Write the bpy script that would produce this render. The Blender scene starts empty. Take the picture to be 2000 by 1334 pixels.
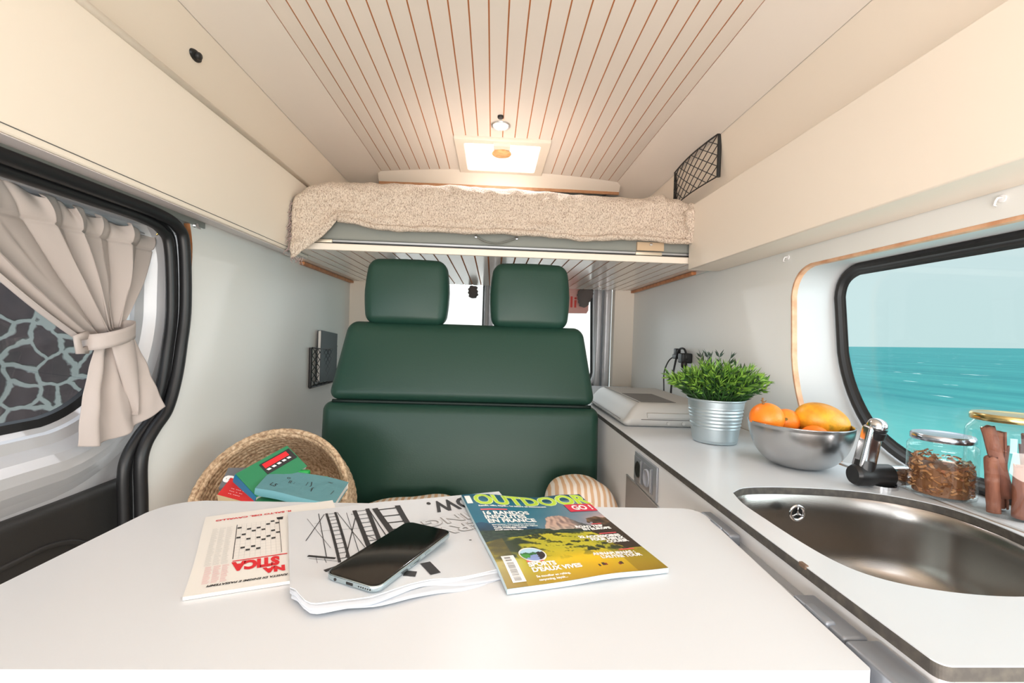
import bpy, bmesh, math, random
from mathutils import Vector, Matrix, noise

random.seed(7)
PI = math.pi
S = bpy.context.scene
COL = S.collection

# ------------------------------------------------------------------ camera
cam_d = bpy.data.cameras.new('camera')
cam_d.sensor_width = 36.0
cam_d.lens = 900.0 / 2000.0 * 36.0
cam_d.clip_start = 0.02
cam_d.clip_end = 9000
cam = bpy.data.objects.new('camera', cam_d)
COL.objects.link(cam)
cam.matrix_world = (Matrix.Translation((0, 0, 1.0)) @ Matrix.Rotation(math.radians(-2.4387), 4, 'Z')
                    @ Matrix.Rotation(math.radians(90 - 0.6225), 4, 'X') @ Matrix.Rotation(0.032, 4, 'Z'))
S.camera = cam

# ------------------------------------------------------------------ view
S.view_settings.view_transform = 'Standard'
S.view_settings.look = 'None'
S.view_settings.gamma = 1.0
S.view_settings.use_curve_mapping = False
S.view_settings.exposure = 0.12


def lin(c):
    return tuple(((x / 12.92) if x <= 0.04045 else ((x + 0.055) / 1.055) ** 2.4) for x in c[:3]) + (1.0,)


# ------------------------------------------------------------------ world (overcast bright sky, brighter overhead and behind)
W = bpy.data.worlds.new('sky')
S.world = W
W.use_nodes = True
wn, wl = W.node_tree.nodes, W.node_tree.links
wn.clear()
w_out = wn.new('ShaderNodeOutputWorld')
w_bg = wn.new('ShaderNodeBackground')
w_tc = wn.new('ShaderNodeTexCoord')
w_sep = wn.new('ShaderNodeSeparateXYZ')
wl.new(w_tc.outputs['Generated'], w_sep.inputs[0])


def w_ramp(sock, a, b, neg=False):
    m = wn.new('ShaderNodeMapRange')
    m.interpolation_type = 'SMOOTHSTEP'
    if neg:
        n = wn.new('ShaderNodeMath'); n.operation = 'MULTIPLY'; n.inputs[1].default_value = -1
        wl.new(sock, n.inputs[0]); sock = n.outputs[0]
    wl.new(sock, m.inputs['Value'])
    m.inputs['From Min'].default_value = a
    m.inputs['From Max'].default_value = b
    return m.outputs['Result']


def w_mix(fac, a, b):
    m = wn.new('ShaderNodeMix'); m.data_type = 'RGBA'
    wl.new(fac, m.inputs['Factor'])
    for i, v in ((6, a), (7, b)):
        if isinstance(v, tuple):
            m.inputs[i].default_value = v
        else:
            wl.new(v, m.inputs[i])
    return m.outputs[2]


base = w_mix(w_ramp(w_sep.outputs['Z'], 0.0, 0.35), lin((0.79, 0.885, 0.885)), lin((0.83, 0.89, 0.905)))
back = w_mix(w_ramp(w_sep.outputs['Y'], 0.88, 0.95), base, (4.2, 4.4, 4.5, 1))
zen = w_mix(w_ramp(w_sep.outputs['Z'], 0.35, 0.8), back, (2.6, 2.7, 2.8, 1))
fro = w_mix(w_ramp(w_sep.outputs['Y'], 0.2, 0.8, True), zen, (1.5, 1.5, 1.5, 1))
wl.new(fro, w_bg.inputs['Color'])
w_bg.inputs['Strength'].default_value = 1.0
wl.new(w_bg.outputs[0], w_out.inputs[0])


# ---- big lights: daylight by the windscreen, side window and roof hatch, plus three added fills
def area(name, loc, target, sx, sy, power, col):
    d = bpy.data.lights.new(name, 'AREA')
    d.shape = 'RECTANGLE'; d.size = sx; d.size_y = sy; d.energy = power; d.color = col
    o = bpy.data.objects.new(name, d); COL.objects.link(o)
    o.location = loc
    o.rotation_euler = (Vector(target) - Vector(loc)).to_track_quat('-Z', 'Y').to_euler()
    return o


area('windscreen_daylight', (0.0, -2.7, 1.15), (0, 1.5, 1.0), 1.9, 1.0, 16, (0.86, 0.94, 1.0))
area('cool_top_fill', (0.0, -0.35, 1.76), (0.0, 0.25, 0.7), 0.6, 0.5, 2.6, (0.74, 0.88, 1.0))  # added cool fill lamp for the tabletop, the roof has no hatch here
area('front_left_fill', (-1.5, -1.9, 1.05), (0.8, 0.8, 0.75), 1.0, 0.6, 28, (0.90, 0.96, 1.0))  # added fill lamp from the front left, brightens the kitchen cabinet front
area('warm_upward_fill', (0.0, -0.70, 0.66), (0.0, 0.35, 1.85), 1.3, 0.45, 27, (1.0, 0.86, 0.77))  # added warm fill lamp aimed up at lockers and ceiling, no sunlit floor
area('side_window_daylight', (2.3, -0.2, 1.25), (-0.8, 1.6, 0.9), 2.0, 1.2, 42, (0.80, 0.95, 1.0))
area('roof_hatch_daylight', (0.016, 2.02, 2.05), (0.016, 2.02, 1.0), 0.5, 0.5, 9.0, (0.94, 0.97, 1.0))


# ------------------------------------------------------------------ materials
def nodes(m):
    m.use_nodes = True
    nt = m.node_tree
    return nt.nodes, nt.links, nt.nodes['Principled BSDF']


def M(name, col, rough=0.5, metal=0.0, bump=None, var=None, spec=0.5, attr=False, coat=0.0, stretch=None):
    """col is a display colour. bump=(scale, strength, distance), var=(scale, second display colour, low, high)"""
    m = bpy.data.materials.new(name)
    n, l, p = nodes(m)
    p.inputs['Base Color'].default_value = lin(col)
    p.inputs['Roughness'].default_value = rough
    p.inputs['Metallic'].default_value = metal
    p.inputs['Specular IOR Level'].default_value = spec
    if coat:
        p.inputs['Coat Weight'].default_value = coat
        p.inputs['Coat Roughness'].default_value = 0.08
    tc = n.new('ShaderNodeTexCoord')
    mp = n.new('ShaderNodeMapping')
    l.new(tc.outputs['Object'], mp.inputs[0])
    if stretch:
        mp.inputs['Scale'].default_value = stretch
    if attr:
        a = n.new('ShaderNodeAttribute'); a.attribute_name = 'Col'
        l.new(a.outputs['Color'], p.inputs['Base Color'])
    if var:
        t = n.new('ShaderNodeTexNoise'); t.inputs['Scale'].default_value = var[0]
        t.inputs['Detail'].default_value = 5
        l.new(mp.outputs[0], t.inputs['Vector'])
        mr = n.new('ShaderNodeMapRange')
        mr.inputs['From Min'].default_value = var[2]; mr.inputs['From Max'].default_value = var[3]
        l.new(t.outputs['Fac'], mr.inputs['Value'])
        mx = n.new('ShaderNodeMix'); mx.data_type = 'RGBA'
        mx.inputs[6].default_value = lin(col); mx.inputs[7].default_value = lin(var[1])
        l.new(mr.outputs['Result'], mx.inputs['Factor'])
        l.new(mx.outputs[2], p.inputs['Base Color'])
    if bump:
        t = n.new('ShaderNodeTexNoise'); t.inputs['Scale'].default_value = bump[0]
        t.inputs['Detail'].default_value = 3
        l.new(mp.outputs[0], t.inputs['Vector'])
        b = n.new('ShaderNodeBump'); b.inputs['Strength'].default_value = bump[1]
        b.inputs['Distance'].default_value = bump[2]
        l.new(t.outputs['Fac'], b.inputs['Height'])
        l.new(b.outputs[0], p.inputs['Normal'])
    return m


def glass_pane(name, tint, refl=0.08):
    m = bpy.data.materials.new(name)
    m.use_nodes = True
    n, l = m.node_tree.nodes, m.node_tree.links
    n.clear()
    o = n.new('ShaderNodeOutputMaterial')
    tr = n.new('ShaderNodeBsdfTransparent'); tr.inputs[0].default_value = tint + (1,)
    gl = n.new('ShaderNodeBsdfGlossy'); gl.inputs['Roughness'].default_value = 0.03
    mx = n.new('ShaderNodeMixShader'); mx.inputs[0].default_value = refl
    l.new(tr.outputs[0], mx.inputs[1]); l.new(gl.outputs[0], mx.inputs[2])
    l.new(mx.outputs[0], o.inputs[0])
    return m


def emit(name, col, strength):
    m = bpy.data.materials.new(name)
    n, l, p = nodes(m)
    p.inputs['Base Color'].default_value = lin(col)
    p.inputs['Emission Color'].default_value = lin(col)
    p.inputs['Emission Strength'].default_value = strength
    return m


def real_glass(name, col=(1, 1, 1)):
    m = bpy.data.materials.new(name)
    m.use_nodes = True
    n, l = m.node_tree.nodes, m.node_tree.links
    n.clear()
    o = n.new('ShaderNodeOutputMaterial')
    tr = n.new('ShaderNodeBsdfTransparent'); tr.inputs[0].default_value = col + (1,)
    gl = n.new('ShaderNodeBsdfGlossy'); gl.inputs['Roughness'].default_value = 0.02
    lw = n.new('ShaderNodeLayerWeight'); lw.inputs['Blend'].default_value = 0.5
    pw = n.new('ShaderNodeMath'); pw.operation = 'POWER'; pw.inputs[1].default_value = 3.5
    l.new(lw.outputs['Facing'], pw.inputs[0])
    ma = n.new('ShaderNodeMath'); ma.operation = 'MULTIPLY_ADD'; ma.inputs[1].default_value = 0.55; ma.inputs[2].default_value = 0.05
    l.new(pw.outputs[0], ma.inputs[0])
    mx = n.new('ShaderNodeMixShader')
    l.new(ma.outputs[0], mx.inputs[0])
    l.new(tr.outputs[0], mx.inputs[1]); l.new(gl.outputs[0], mx.inputs[2])
    l.new(mx.outputs[0], o.inputs[0])
    return m


cream = M('cream_laminate', (0.93, 0.885, 0.825), 0.42)
ceil_m = M('ceiling_laminate', (0.93, 0.895, 0.855), 0.45)
wall_m = M('wall_laminate', (0.915, 0.915, 0.90), 0.38)
groove = M('groove_wood', (0.76, 0.47, 0.26), 0.7)
ply = M('plywood_edge', (0.80, 0.60, 0.44), 0.5, var=(60, (0.72, 0.50, 0.34), 0.35, 0.65), stretch=(1, 1, 8))
ply_o = M('orange_wood_strip', (0.80, 0.54, 0.35), 0.5, var=(40, (0.70, 0.42, 0.25), 0.4, 0.7))
white_top = M('white_table_laminate', (0.875, 0.885, 0.90), 0.35)
counter_m = M('counter_laminate', (0.84, 0.855, 0.87), 0.28)
edge_m = M('dark_counter_edge', (0.30, 0.285, 0.27), 0.6, var=(90, (0.38, 0.36, 0.33), 0.4, 0.7))
white_body = M('white_cabinet', (0.94, 0.935, 0.935), 0.4)
green_l = M('green_leather', (0.115, 0.245, 0.200), 0.44, bump=(220, 0.10, 0.002), spec=0.4)
black_rub = M('black_rubber', (0.12, 0.12, 0.125), 0.42)
black_pl = M('black_plastic', (0.10, 0.10, 0.10), 0.4)
dark_panel = M('dark_door_trim', (0.17, 0.165, 0.16), 0.55, bump=(400, 0.2, 0.0006))
silver_paint = M('silver_body_paint', (0.82, 0.82, 0.83), 0.32, 0.28)
chrome = M('chrome', (0.86, 0.86, 0.87), 0.12, 1.0)
steel = M('brushed_steel', (0.64, 0.62, 0.60), 0.25, 1.0, bump=(120, 0.06, 0.001), stretch=(1, 1, 12))
steel_b = M('bowl_steel', (0.74, 0.74, 0.74), 0.27, 1.0)
zinc = M('galvanised_zinc', (0.74, 0.79, 0.81), 0.42, 0.75, bump=(60, 0.1, 0.001))
alu = M('aluminium', (0.68, 0.685, 0.69), 0.38, 0.7)
alu_b = M('bracket_metal', (0.58, 0.60, 0.63), 0.36, 0.5)
grey_m = M('grey_plastic', (0.72, 0.715, 0.70), 0.45)
grey_d = M('dark_grey_label', (0.40, 0.39, 0.38), 0.5)
grey_f = M('grey_fabric_base', (0.56, 0.565, 0.535), 0.8, bump=(300, 0.2, 0.001))
curtain_m = M('taupe_cotton', (0.72, 0.675, 0.65), 0.85, bump=(900, 0.25, 0.0006), spec=0.2)
curtain_d = M('grey_curtain', (0.42, 0.39, 0.38), 0.9)
brass = M('brass', (0.80, 0.68, 0.42), 0.25, 1.0)
pane_m = glass_pane('window_glass', (0.97, 0.99, 0.99), 0.03)
dark_pane = glass_pane('tinted_glass', (0.80, 0.84, 0.88), 0.06)
jar_m = real_glass('jar_glass', (0.975, 0.99, 0.985))
paper = M('paper', (0.83, 0.84, 0.855), 0.7)
paper_w = M('warm_paper', (0.93, 0.915, 0.89), 0.7)
page_m = M('page_edges', (0.80, 0.85, 0.87), 0.7, var=(900, (0.70, 0.80, 0.84), 0.45, 0.6), stretch=(0.02, 0.02, 4))
ink = M('black_ink', (0.16, 0.15, 0.15), 0.6)
ink_g = M('grey_ink', (0.62, 0.61, 0.60), 0.6)
ink_l = M('light_grey_print', (0.78, 0.78, 0.77), 0.6)
ink_r = M('red_ink', (0.87, 0.12, 0.16), 0.5)
ink_p = M('pink_print', (0.93, 0.72, 0.72), 0.6)
white_i = M('white_print', (0.95, 0.95, 0.94), 0.5)
lime = M('lime_print', (0.74, 0.86, 0.16), 0.5)
attr_gloss = M('printed_cover', (0.5, 0.5, 0.5), 0.32, attr=True)
attr_matt = M('coloured_matt', (0.5, 0.5, 0.5), 0.55, attr=True)


def tex_mat(name, c1, c2, c3, rough, build):
    m = bpy.data.materials.new(name)
    n, l, p = nodes(m)
    p.inputs['Roughness'].default_value = rough
    build(n, l, p, [lin(c) if c else None for c in (c1, c2, c3)])
    return m


def b_blanket(n, l, p, c):
    tc = n.new('ShaderNodeTexCoord')
    mp = n.new('ShaderNodeMapping'); mp.inputs['Scale'].default_value = (1.0, 1.0, 0.55)
    l.new(tc.outputs['Object'], mp.inputs[0])
    t = n.new('ShaderNodeTexNoise'); t.inputs['Scale'].default_value = 300; t.inputs['Detail'].default_value = 3
    t.inputs['Roughness'].default_value = 0.7
    l.new(mp.outputs[0], t.inputs['Vector'])
    r = n.new('ShaderNodeValToRGB')
    r.color_ramp.elements[0].position = 0.34; r.color_ramp.elements[0].color = c[2]
    r.color_ramp.elements[1].position = 0.50; r.color_ramp.elements[1].color = c[0]
    e = r.color_ramp.elements.new(0.68); e.color = c[1]
    l.new(t.outputs['Fac'], r.inputs[0]); l.new(r.outputs[0], p.inputs['Base Color'])
    v = n.new('ShaderNodeTexVoronoi'); v.inputs['Scale'].default_value = 210
    l.new(mp.outputs[0], v.inputs['Vector'])
    ad = n.new('ShaderNodeMath'); ad.operation = 'SUBTRACT'
    l.new(t.outputs['Fac'], ad.inputs[0]); l.new(v.outputs['Distance'], ad.inputs[1])
    b = n.new('ShaderNodeBump'); b.inputs['Strength'].default_value = 0.75; b.inputs['Distance'].default_value = 0.005
    l.new(ad.outputs[0], b.inputs['Height']); l.new(b.outputs[0], p.inputs['Normal'])
    p.inputs['Specular IOR Level'].default_value = 0.15


blanket_m = tex_mat('boucle_blanket', (0.86, 0.79, 0.72), (0.93, 0.875, 0.81), (0.62, 0.535, 0.47), 0.95, b_blanket)


def b_basket(n, l, p, c):
    tc = n.new('ShaderNodeTexCoord')
    t = n.new('ShaderNodeTexNoise'); t.inputs['Scale'].default_value = 130; t.inputs['Detail'].default_value = 4
    l.new(tc.outputs['Object'], t.inputs['Vector'])
    r = n.new('ShaderNodeValToRGB')
    r.color_ramp.elements[0].position = 0.33; r.color_ramp.elements[0].color = c[2]
    r.color_ramp.elements[1].position = 0.55; r.color_ramp.elements[1].color = c[0]
    e = r.color_ramp.elements.new(0.72); e.color = c[1]
    l.new(t.outputs['Fac'], r.inputs[0]); l.new(r.outputs[0], p.inputs['Base Color'])
    b = n.new('ShaderNodeBump'); b.inputs['Strength'].default_value = 0.8; b.inputs['Distance'].default_value = 0.005
    l.new(t.outputs['Fac'], b.inputs['Height']); l.new(b.outputs[0], p.inputs['Normal'])


basket_m = tex_mat('woven_seagrass', (0.80, 0.69, 0.56), (0.88, 0.78, 0.66), (0.60, 0.48, 0.37), 0.9, b_basket)


def b_stripe(n, l, p, c):
    tc = n.new('ShaderNodeTexCoord')
    sx = n.new('ShaderNodeSeparateXYZ'); l.new(tc.outputs['Object'], sx.inputs[0])
    nz = n.new('ShaderNodeTexNoise'); nz.inputs['Scale'].default_value = 12
    l.new(tc.outputs['Object'], nz.inputs['Vector'])
    a = n.new('ShaderNodeMath'); a.operation = 'MULTIPLY_ADD'; a.inputs[1].default_value = 0.02
    l.new(nz.outputs['Fac'], a.inputs[0]); l.new(sx.outputs['X'], a.inputs[2])
    m1 = n.new('ShaderNodeMath'); m1.operation = 'MULTIPLY'; m1.inputs[1].default_value = 340
    l.new(a.outputs[0], m1.inputs[0])
    s = n.new('ShaderNodeMath'); s.operation = 'SINE'; l.new(m1.outputs[0], s.inputs[0])
    mr = n.new('ShaderNodeMapRange'); mr.inputs['From Min'].default_value = -0.25; mr.inputs['From Max'].default_value = 0.25
    l.new(s.outputs[0], mr.inputs['Value'])
    mx = n.new('ShaderNodeMix'); mx.data_type = 'RGBA'; mx.inputs[6].default_value = c[0]; mx.inputs[7].default_value = c[1]
    l.new(mr.outputs['Result'], mx.inputs['Factor']); l.new(mx.outputs[2], p.inputs['Base Color'])


stripe_m = tex_mat('striped_cotton', (0.93, 0.90, 0.86), (0.84, 0.70, 0.56), None, 0.9, b_stripe)


def b_stone(n, l, p, c):
    tc = n.new('ShaderNodeTexCoord')
    mp = n.new('ShaderNodeMapping'); mp.inputs['Scale'].default_value = (1, 0.85, 1.25)
    l.new(tc.outputs['Object'], mp.inputs[0])
    nz = n.new('ShaderNodeTexNoise'); nz.inputs['Scale'].default_value = 3.0; nz.inputs['Detail'].default_value = 4
    l.new(mp.outputs[0], nz.inputs['Vector'])
    ad = n.new('ShaderNodeVectorMath'); ad.operation = 'MULTIPLY_ADD'
    ad.inputs[1].default_value = (0.20, 0.20, 0.20)
    l.new(nz.outputs['Color'], ad.inputs[0]); l.new(mp.outputs[0], ad.inputs[2])
    v = n.new('ShaderNodeTexVoronoi'); v.feature = 'DISTANCE_TO_EDGE'; v.inputs['Scale'].default_value = 5.2
    l.new(ad.outputs[0], v.inputs['Vector'])
    vc = n.new('ShaderNodeTexVoronoi'); vc.inputs['Scale'].default_value = 5.2
    l.new(ad.outputs[0], vc.inputs['Vector'])
    mr = n.new('ShaderNodeMapRange'); mr.inputs['From Min'].default_value = 0.045; mr.inputs['From Max'].default_value = 0.075
    l.new(v.outputs['Distance'], mr.inputs['Value'])
    n2 = n.new('ShaderNodeTexNoise'); n2.inputs['Scale'].default_value = 14; n2.inputs['Detail'].default_value = 6
    l.new(tc.outputs['Object'], n2.inputs['Vector'])
    st = n.new('ShaderNodeMix'); st.data_type = 'RGBA'; st.inputs[6].default_value = c[0]; st.inputs[7].default_value = c[1]
    l.new(n2.outputs['Fac'], st.inputs['Factor'])
    mx = n.new('ShaderNodeMix'); mx.data_type = 'RGBA'; mx.inputs[6].default_value = c[2]
    l.new(st.outputs[2], mx.inputs[7]); l.new(mr.outputs['Result'], mx.inputs['Factor'])
    l.new(mx.outputs[2], p.inputs['Base Color'])
    b = n.new('ShaderNodeBump'); b.inputs['Strength'].default_value = 0.6; b.inputs['Distance'].default_value = 0.03
    l.new(mr.outputs['Result'], b.inputs['Height']); l.new(b.outputs[0], p.inputs['Normal'])


stone_m = tex_mat('stone_and_mortar', (0.27, 0.23, 0.235), (0.42, 0.35, 0.33), (0.71, 0.71, 0.67), 0.9, b_stone)


def b_sea(n, l, p, c):
    tc = n.new('ShaderNodeTexCoord')
    mp = n.new('ShaderNodeMapping'); mp.inputs['Rotation'].default_value = (0, 0, 0.72)
    mp.inputs['Scale'].default_value = (0.10, 0.012, 0.1)
    l.new(tc.outputs['Object'], mp.inputs[0])
    t = n.new('ShaderNodeTexNoise'); t.inputs['Scale'].default_value = 1.2; t.inputs['Detail'].default_value = 8
    t.inputs['Roughness'].default_value = 0.65
    l.new(mp.outputs[0], t.inputs['Vector'])
    r = n.new('ShaderNodeValToRGB')
    r.color_ramp.elements[0].position = 0.35; r.color_ramp.elements[0].color = c[0]
    r.color_ramp.elements[1].position = 0.62; r.color_ramp.elements[1].color = c[1]
    l.new(t.outputs['Fac'], r.inputs[0])
    # distance tint: shallow water near the shore is paler
    ln = n.new('ShaderNodeVectorMath'); ln.operation = 'LENGTH'; l.new(tc.outputs['Object'], ln.inputs[0])
    mr = n.new('ShaderNodeMapRange'); mr.inputs['From Min'].default_value = 28; mr.inputs['From Max'].default_value = 85
    l.new(ln.outputs['Value'], mr.inputs['Value'])
    sh = n.new('ShaderNodeMix'); sh.data_type = 'RGBA'; sh.inputs[6].default_value = lin((0.34, 0.62, 0.60))
    l.new(r.outputs[0], sh.inputs[7]); l.new(mr.outputs['Result'], sh.inputs['Factor'])
    # whitecaps
    mp2 = n.new('ShaderNodeMapping'); mp2.inputs['Rotation'].default_value = (0, 0, 0.72)
    mp2.inputs['Scale'].default_value = (0.35, 0.10, 0.1)
    l.new(tc.outputs['Object'], mp2.inputs[0])
    t2 = n.new('ShaderNodeTexNoise'); t2.inputs['Scale'].default_value = 1.0; t2.inputs['Detail'].default_value = 5
    l.new(mp2.outputs[0], t2.inputs['Vector'])
    m2 = n.new('ShaderNodeMapRange'); m2.inputs['From Min'].default_value = 0.70; m2.inputs['From Max'].default_value = 0.74
    l.new(t2.outputs['Fac'], m2.inputs['Value'])
    wc = n.new('ShaderNodeMix'); wc.data_type = 'RGBA'; wc.inputs[7].default_value = lin((0.85, 0.92, 0.92))
    l.new(sh.outputs[2], wc.inputs[6]); l.new(m2.outputs['Result'], wc.inputs['Factor'])
    l.new(wc.outputs[2], p.inputs['Base Color'])
    p.inputs['Specular IOR Level'].default_value = 0.1


sea_m = tex_mat('teal_sea', (0.12, 0.43, 0.45), (0.20, 0.52, 0.52), None, 0.8, b_sea)


# ------------------------------------------------------------------ mesh helper
class B:
    def __init__(s):
        s.v, s.f, s.c = [], [], []

    def add(s, vs, fs, col=None, T=None):
        k = len(s.v)
        s.v += [(T @ Vector(v)) if T is not None else Vector(v) for v in vs]
        s.f += [tuple(i + k for i in f) for f in fs]
        s.c += [col] * len(fs)
        return s

    def box(s, lo, hi, col=None, T=None):
        x0, y0, z0 = lo; x1, y1, z1 = hi
        return s.add([(x0, y0, z0), (x1, y0, z0), (x1, y1, z0), (x0, y1, z0), (x0, y0, z1), (x1, y0, z1), (x1, y1, z1), (x0, y1, z1)],
                     [(0, 3, 2, 1), (4, 5, 6, 7), (0, 1, 5, 4), (1, 2, 6, 5), (2, 3, 7, 6), (3, 0, 4, 7)], col, T)

    def grid(s, fn, nu, nv, col=None, closeu=False, colfn=None, flip=False):
        k = len(s.v)
        U = nu if closeu else nu + 1
        for j in range(nv + 1):
            for i in range(U):
                s.v.append(Vector(fn(i / nu, j / nv)))
        for j in range(nv):
            for i in range(nu):
                a = k + j * U + i; b = k + j * U + (i + 1) % U
                c, d = b + U, a + U
                s.f.append((d, c, b, a) if flip else (a, b, c, d))
                s.c.append(colfn((i + .5) / nu, (j + .5) / nv) if colfn else col)
        return s

    def rbox(s, lo, hi, r, n=4, m=4, fn=None, col=None, T=None):
        """rounded box; n cells in every rounding, m over each flat; fn bends a point"""
        lo, hi = Vector(lo), Vector(hi)
        c = (lo + hi) / 2; h = (hi - lo) / 2
        r = min(r, h.x, h.y, h.z)

        def axis(H):
            a = [-H + r * (1 - math.cos(t / n * PI / 2)) for t in range(n)] if False else [-H + r * t / n for t in range(n)]
            q = H - r
            mid = [-q + 2 * q * t / m for t in range(m + 1)] if q > 1e-6 else [0.0]
            return a + mid + [-x for x in reversed(a)]
        A = [axis(h.x), axis(h.y), axis(h.z)]
        idx = {}

        def vert(p):
            key = (round(p[0], 6), round(p[1], 6), round(p[2], 6))
            if key in idx:
                return idx[key]
            P = Vector(p)
            q = Vector([max(-(h[i] - r), min(h[i] - r, P[i])) for i in range(3)])
            d = P - q
            if d.length > 1e-9:
                P = q + d.normalized() * r
            P = P + c
            if fn:
                P = Vector(fn(P, Vector(((P - c).x / h.x, (P - c).y / h.y, (P - c).z / h.z))))
            if T is not None:
                P = T @ P
            s.v.append(P); idx[key] = len(s.v) - 1
            return idx[key]
        for ax in range(3):
            a, b = A[(ax + 1) % 3], A[(ax + 2) % 3]
            for sg in (-1, 1):
                for i in range(len(a) - 1):
                    for j in range(len(b) - 1):
                        q = []
                        for (ii, jj) in ((i, j), (i + 1, j), (i + 1, j + 1), (i, j + 1)):
                            p = [0, 0, 0]; p[ax] = sg * h[ax]; p[(ax + 1) % 3] = a[ii]; p[(ax + 2) % 3] = b[jj]
                            q.append(vert(p))
                        if sg < 0:
                            q.reverse()
                        s.f.append(tuple(q)); s.c.append(col)
        return s

    def tube(s, pts, r, n=8, col=None, cap=True, flat=None):
        pts = [Vector(p) for p in pts]
        rs = r if isinstance(r, (list, tuple)) else [r] * len(pts)
        k = len(s.v)
        prev = None
        for i, p in enumerate(pts):
            t = (pts[min(i + 1, len(pts) - 1)] - pts[max(i - 1, 0)]).normalized()
            if prev is None:
                a = Vector((0, 0, 1)) if abs(t.z) < 0.9 else Vector((1, 0, 0))
                prev = t.cross(a).normalized()
            u = (prev - t * prev.dot(t)).normalized(); w = t.cross(u); prev = u
            for j in range(n):
                an = 2 * PI * j / n
                s.v.append(p + (u * math.cos(an) + w * math.sin(an) * (flat or 1)) * rs[i])
        for i in range(len(pts) - 1):
            for j in range(n):
                a = k + i * n + j; b = k + i * n + (j + 1) % n
                s.f.append((a, b, b + n, a + n)); s.c.append(col)
        if cap:
            s.f.append(tuple(k + j for j in reversed(range(n)))); s.c.append(col)
            e = k + (len(pts) - 1) * n
            s.f.append(tuple(e + j for j in range(n))); s.c.append(col)
        return s

    def lathe(s, prof, loc=(0, 0, 0), n=48, T=None, col=None):
        """prof: (r, z) list"""
        k = len(s.v)
        loc = Vector(loc)
        for (r, z) in prof:
            for j in range(n):
                a = 2 * PI * j / n
                p = Vector((r * math.cos(a), r * math.sin(a), z))
                s.v.append((T @ p if T is not None else p) + loc)
        for i in range(len(prof) - 1):
            for j in range(n):
                a = k + i * n + j; b = k + i * n + (j + 1) % n
                s.f.append((a, b, b + n, a + n)); s.c.append(col)
        return s

    def sphere(s, c, r, n=24, m=16, sc=(1, 1, 1), fn=None, col=None, T=None):
        c = Vector(c)

        def f(u, v):
            th, ph = 2 * PI * u, PI * v
            p = Vector((math.sin(ph) * math.cos(th) * sc[0], math.sin(ph) * math.sin(th) * sc[1], -math.cos(ph) * sc[2])) * r
            if fn:
                p = fn(p, u, v)
            if T is not None:
                p = T @ p
            return p + c
        return s.grid(f, n, m, col, closeu=True)


def root_of(o, parent):
    if parent is not None:
        o.parent = parent
        w = parent
        off = Vector((0, 0, 0))
        while w is not None:
            off += w.location if w.parent is None else Vector((0, 0, 0))
            w = w.parent
        if parent.parent is None:
            o.matrix_parent_inverse = Matrix.Translation(-parent.location)
    return o


def obj(name, b, mat, parent=None, smooth=False, subsurf=0, angle=None):
    me = bpy.data.meshes.new(name)
    me.from_pydata([tuple(v) for v in b.v], [], b.f)
    me.materials.append(mat)
    if any(c is not None for c in b.c):
        at = me.attributes.new('Col', 'FLOAT_COLOR', 'CORNER')
        data = []
        for f, c in zip(b.f, b.c):
            cc = lin(c) if c is not None else (1, 1, 1, 1)
            data += list(cc) * len(f)
        at.data.foreach_set('color', data)
    bm = bmesh.new(); bm.from_mesh(me)
    bmesh.ops.recalc_face_normals(bm, faces=bm.faces)
    bm.to_mesh(me); bm.free()
    if smooth:
        me.polygons.foreach_set('use_smooth', [True] * len(me.polygons))
        if angle:
            me.set_sharp_from_angle(angle=math.radians(angle))
    o = bpy.data.objects.new(name, me)
    COL.objects.link(o)
    if subsurf:
        md = o.modifiers.new('s', 'SUBSURF'); md.levels = subsurf; md.render_levels = subsurf
    root_of(o, parent)
    return o


def bevel(o, w, n=2):
    md = o.modifiers.new('b', 'BEVEL'); md.width = w; md.segments = n; md.limit_method = 'ANGLE'
    o.data.polygons.foreach_set('use_smooth', [True] * len(o.data.polygons))
    o.data.set_sharp_from_angle(angle=math.radians(50))
    return o


def thing(name, label, cat, loc=(0, 0, 0), group=None):
    o = bpy.data.objects.new(name, None); COL.objects.link(o)
    o.empty_display_size = 0.05
    o.location = loc
    o['label'] = label; o['category'] = cat
    if group:
        o['group'] = group
    return o


def tag(o, label, cat, group=None):
    o['label'] = label; o['category'] = cat
    if group:
        o['group'] = group
    return o


def struct(o, label=None):
    o['kind'] = 'structure'
    if label:
        o['label'] = label
    return o


def plate(outer, holes, to3, depth):
    """flat plate with holes; outer/holes are 2d loops, to3(a,b,d) gives the 3d point, depth its thickness"""
    bm = bmesh.new()
    es = []
    for loop in [outer] + holes:
        vs = [bm.verts.new((p[0], p[1], 0)) for p in loop]
        es += [bm.edges.new((vs[i], vs[(i + 1) % len(vs)])) for i in range(len(vs))]
    bmesh.ops.triangle_fill(bm, edges=es, use_beauty=True)
    bm.verts.ensure_lookup_table()
    b = B()
    nv = len(bm.verts)
    bm.verts.index_update()
    for d in (0, depth):
        b.v += [Vector(to3(v.co.x, v.co.y, d)) for v in bm.verts]
    for f in bm.faces:
        ids = [v.index for v in f.verts]
        b.f.append(tuple(ids)); b.c.append(None)
        b.f.append(tuple(i + nv for i in reversed(ids))); b.c.append(None)
    k = 0
    for loop in [outer] + holes:
        n = len(loop)
        for i in range(n):
            a, c = k + i, k + (i + 1) % n
            b.f.append((a, c, c + nv, a + nv)); b.c.append(None)
        k += n
    bm.free()
    return b


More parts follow.
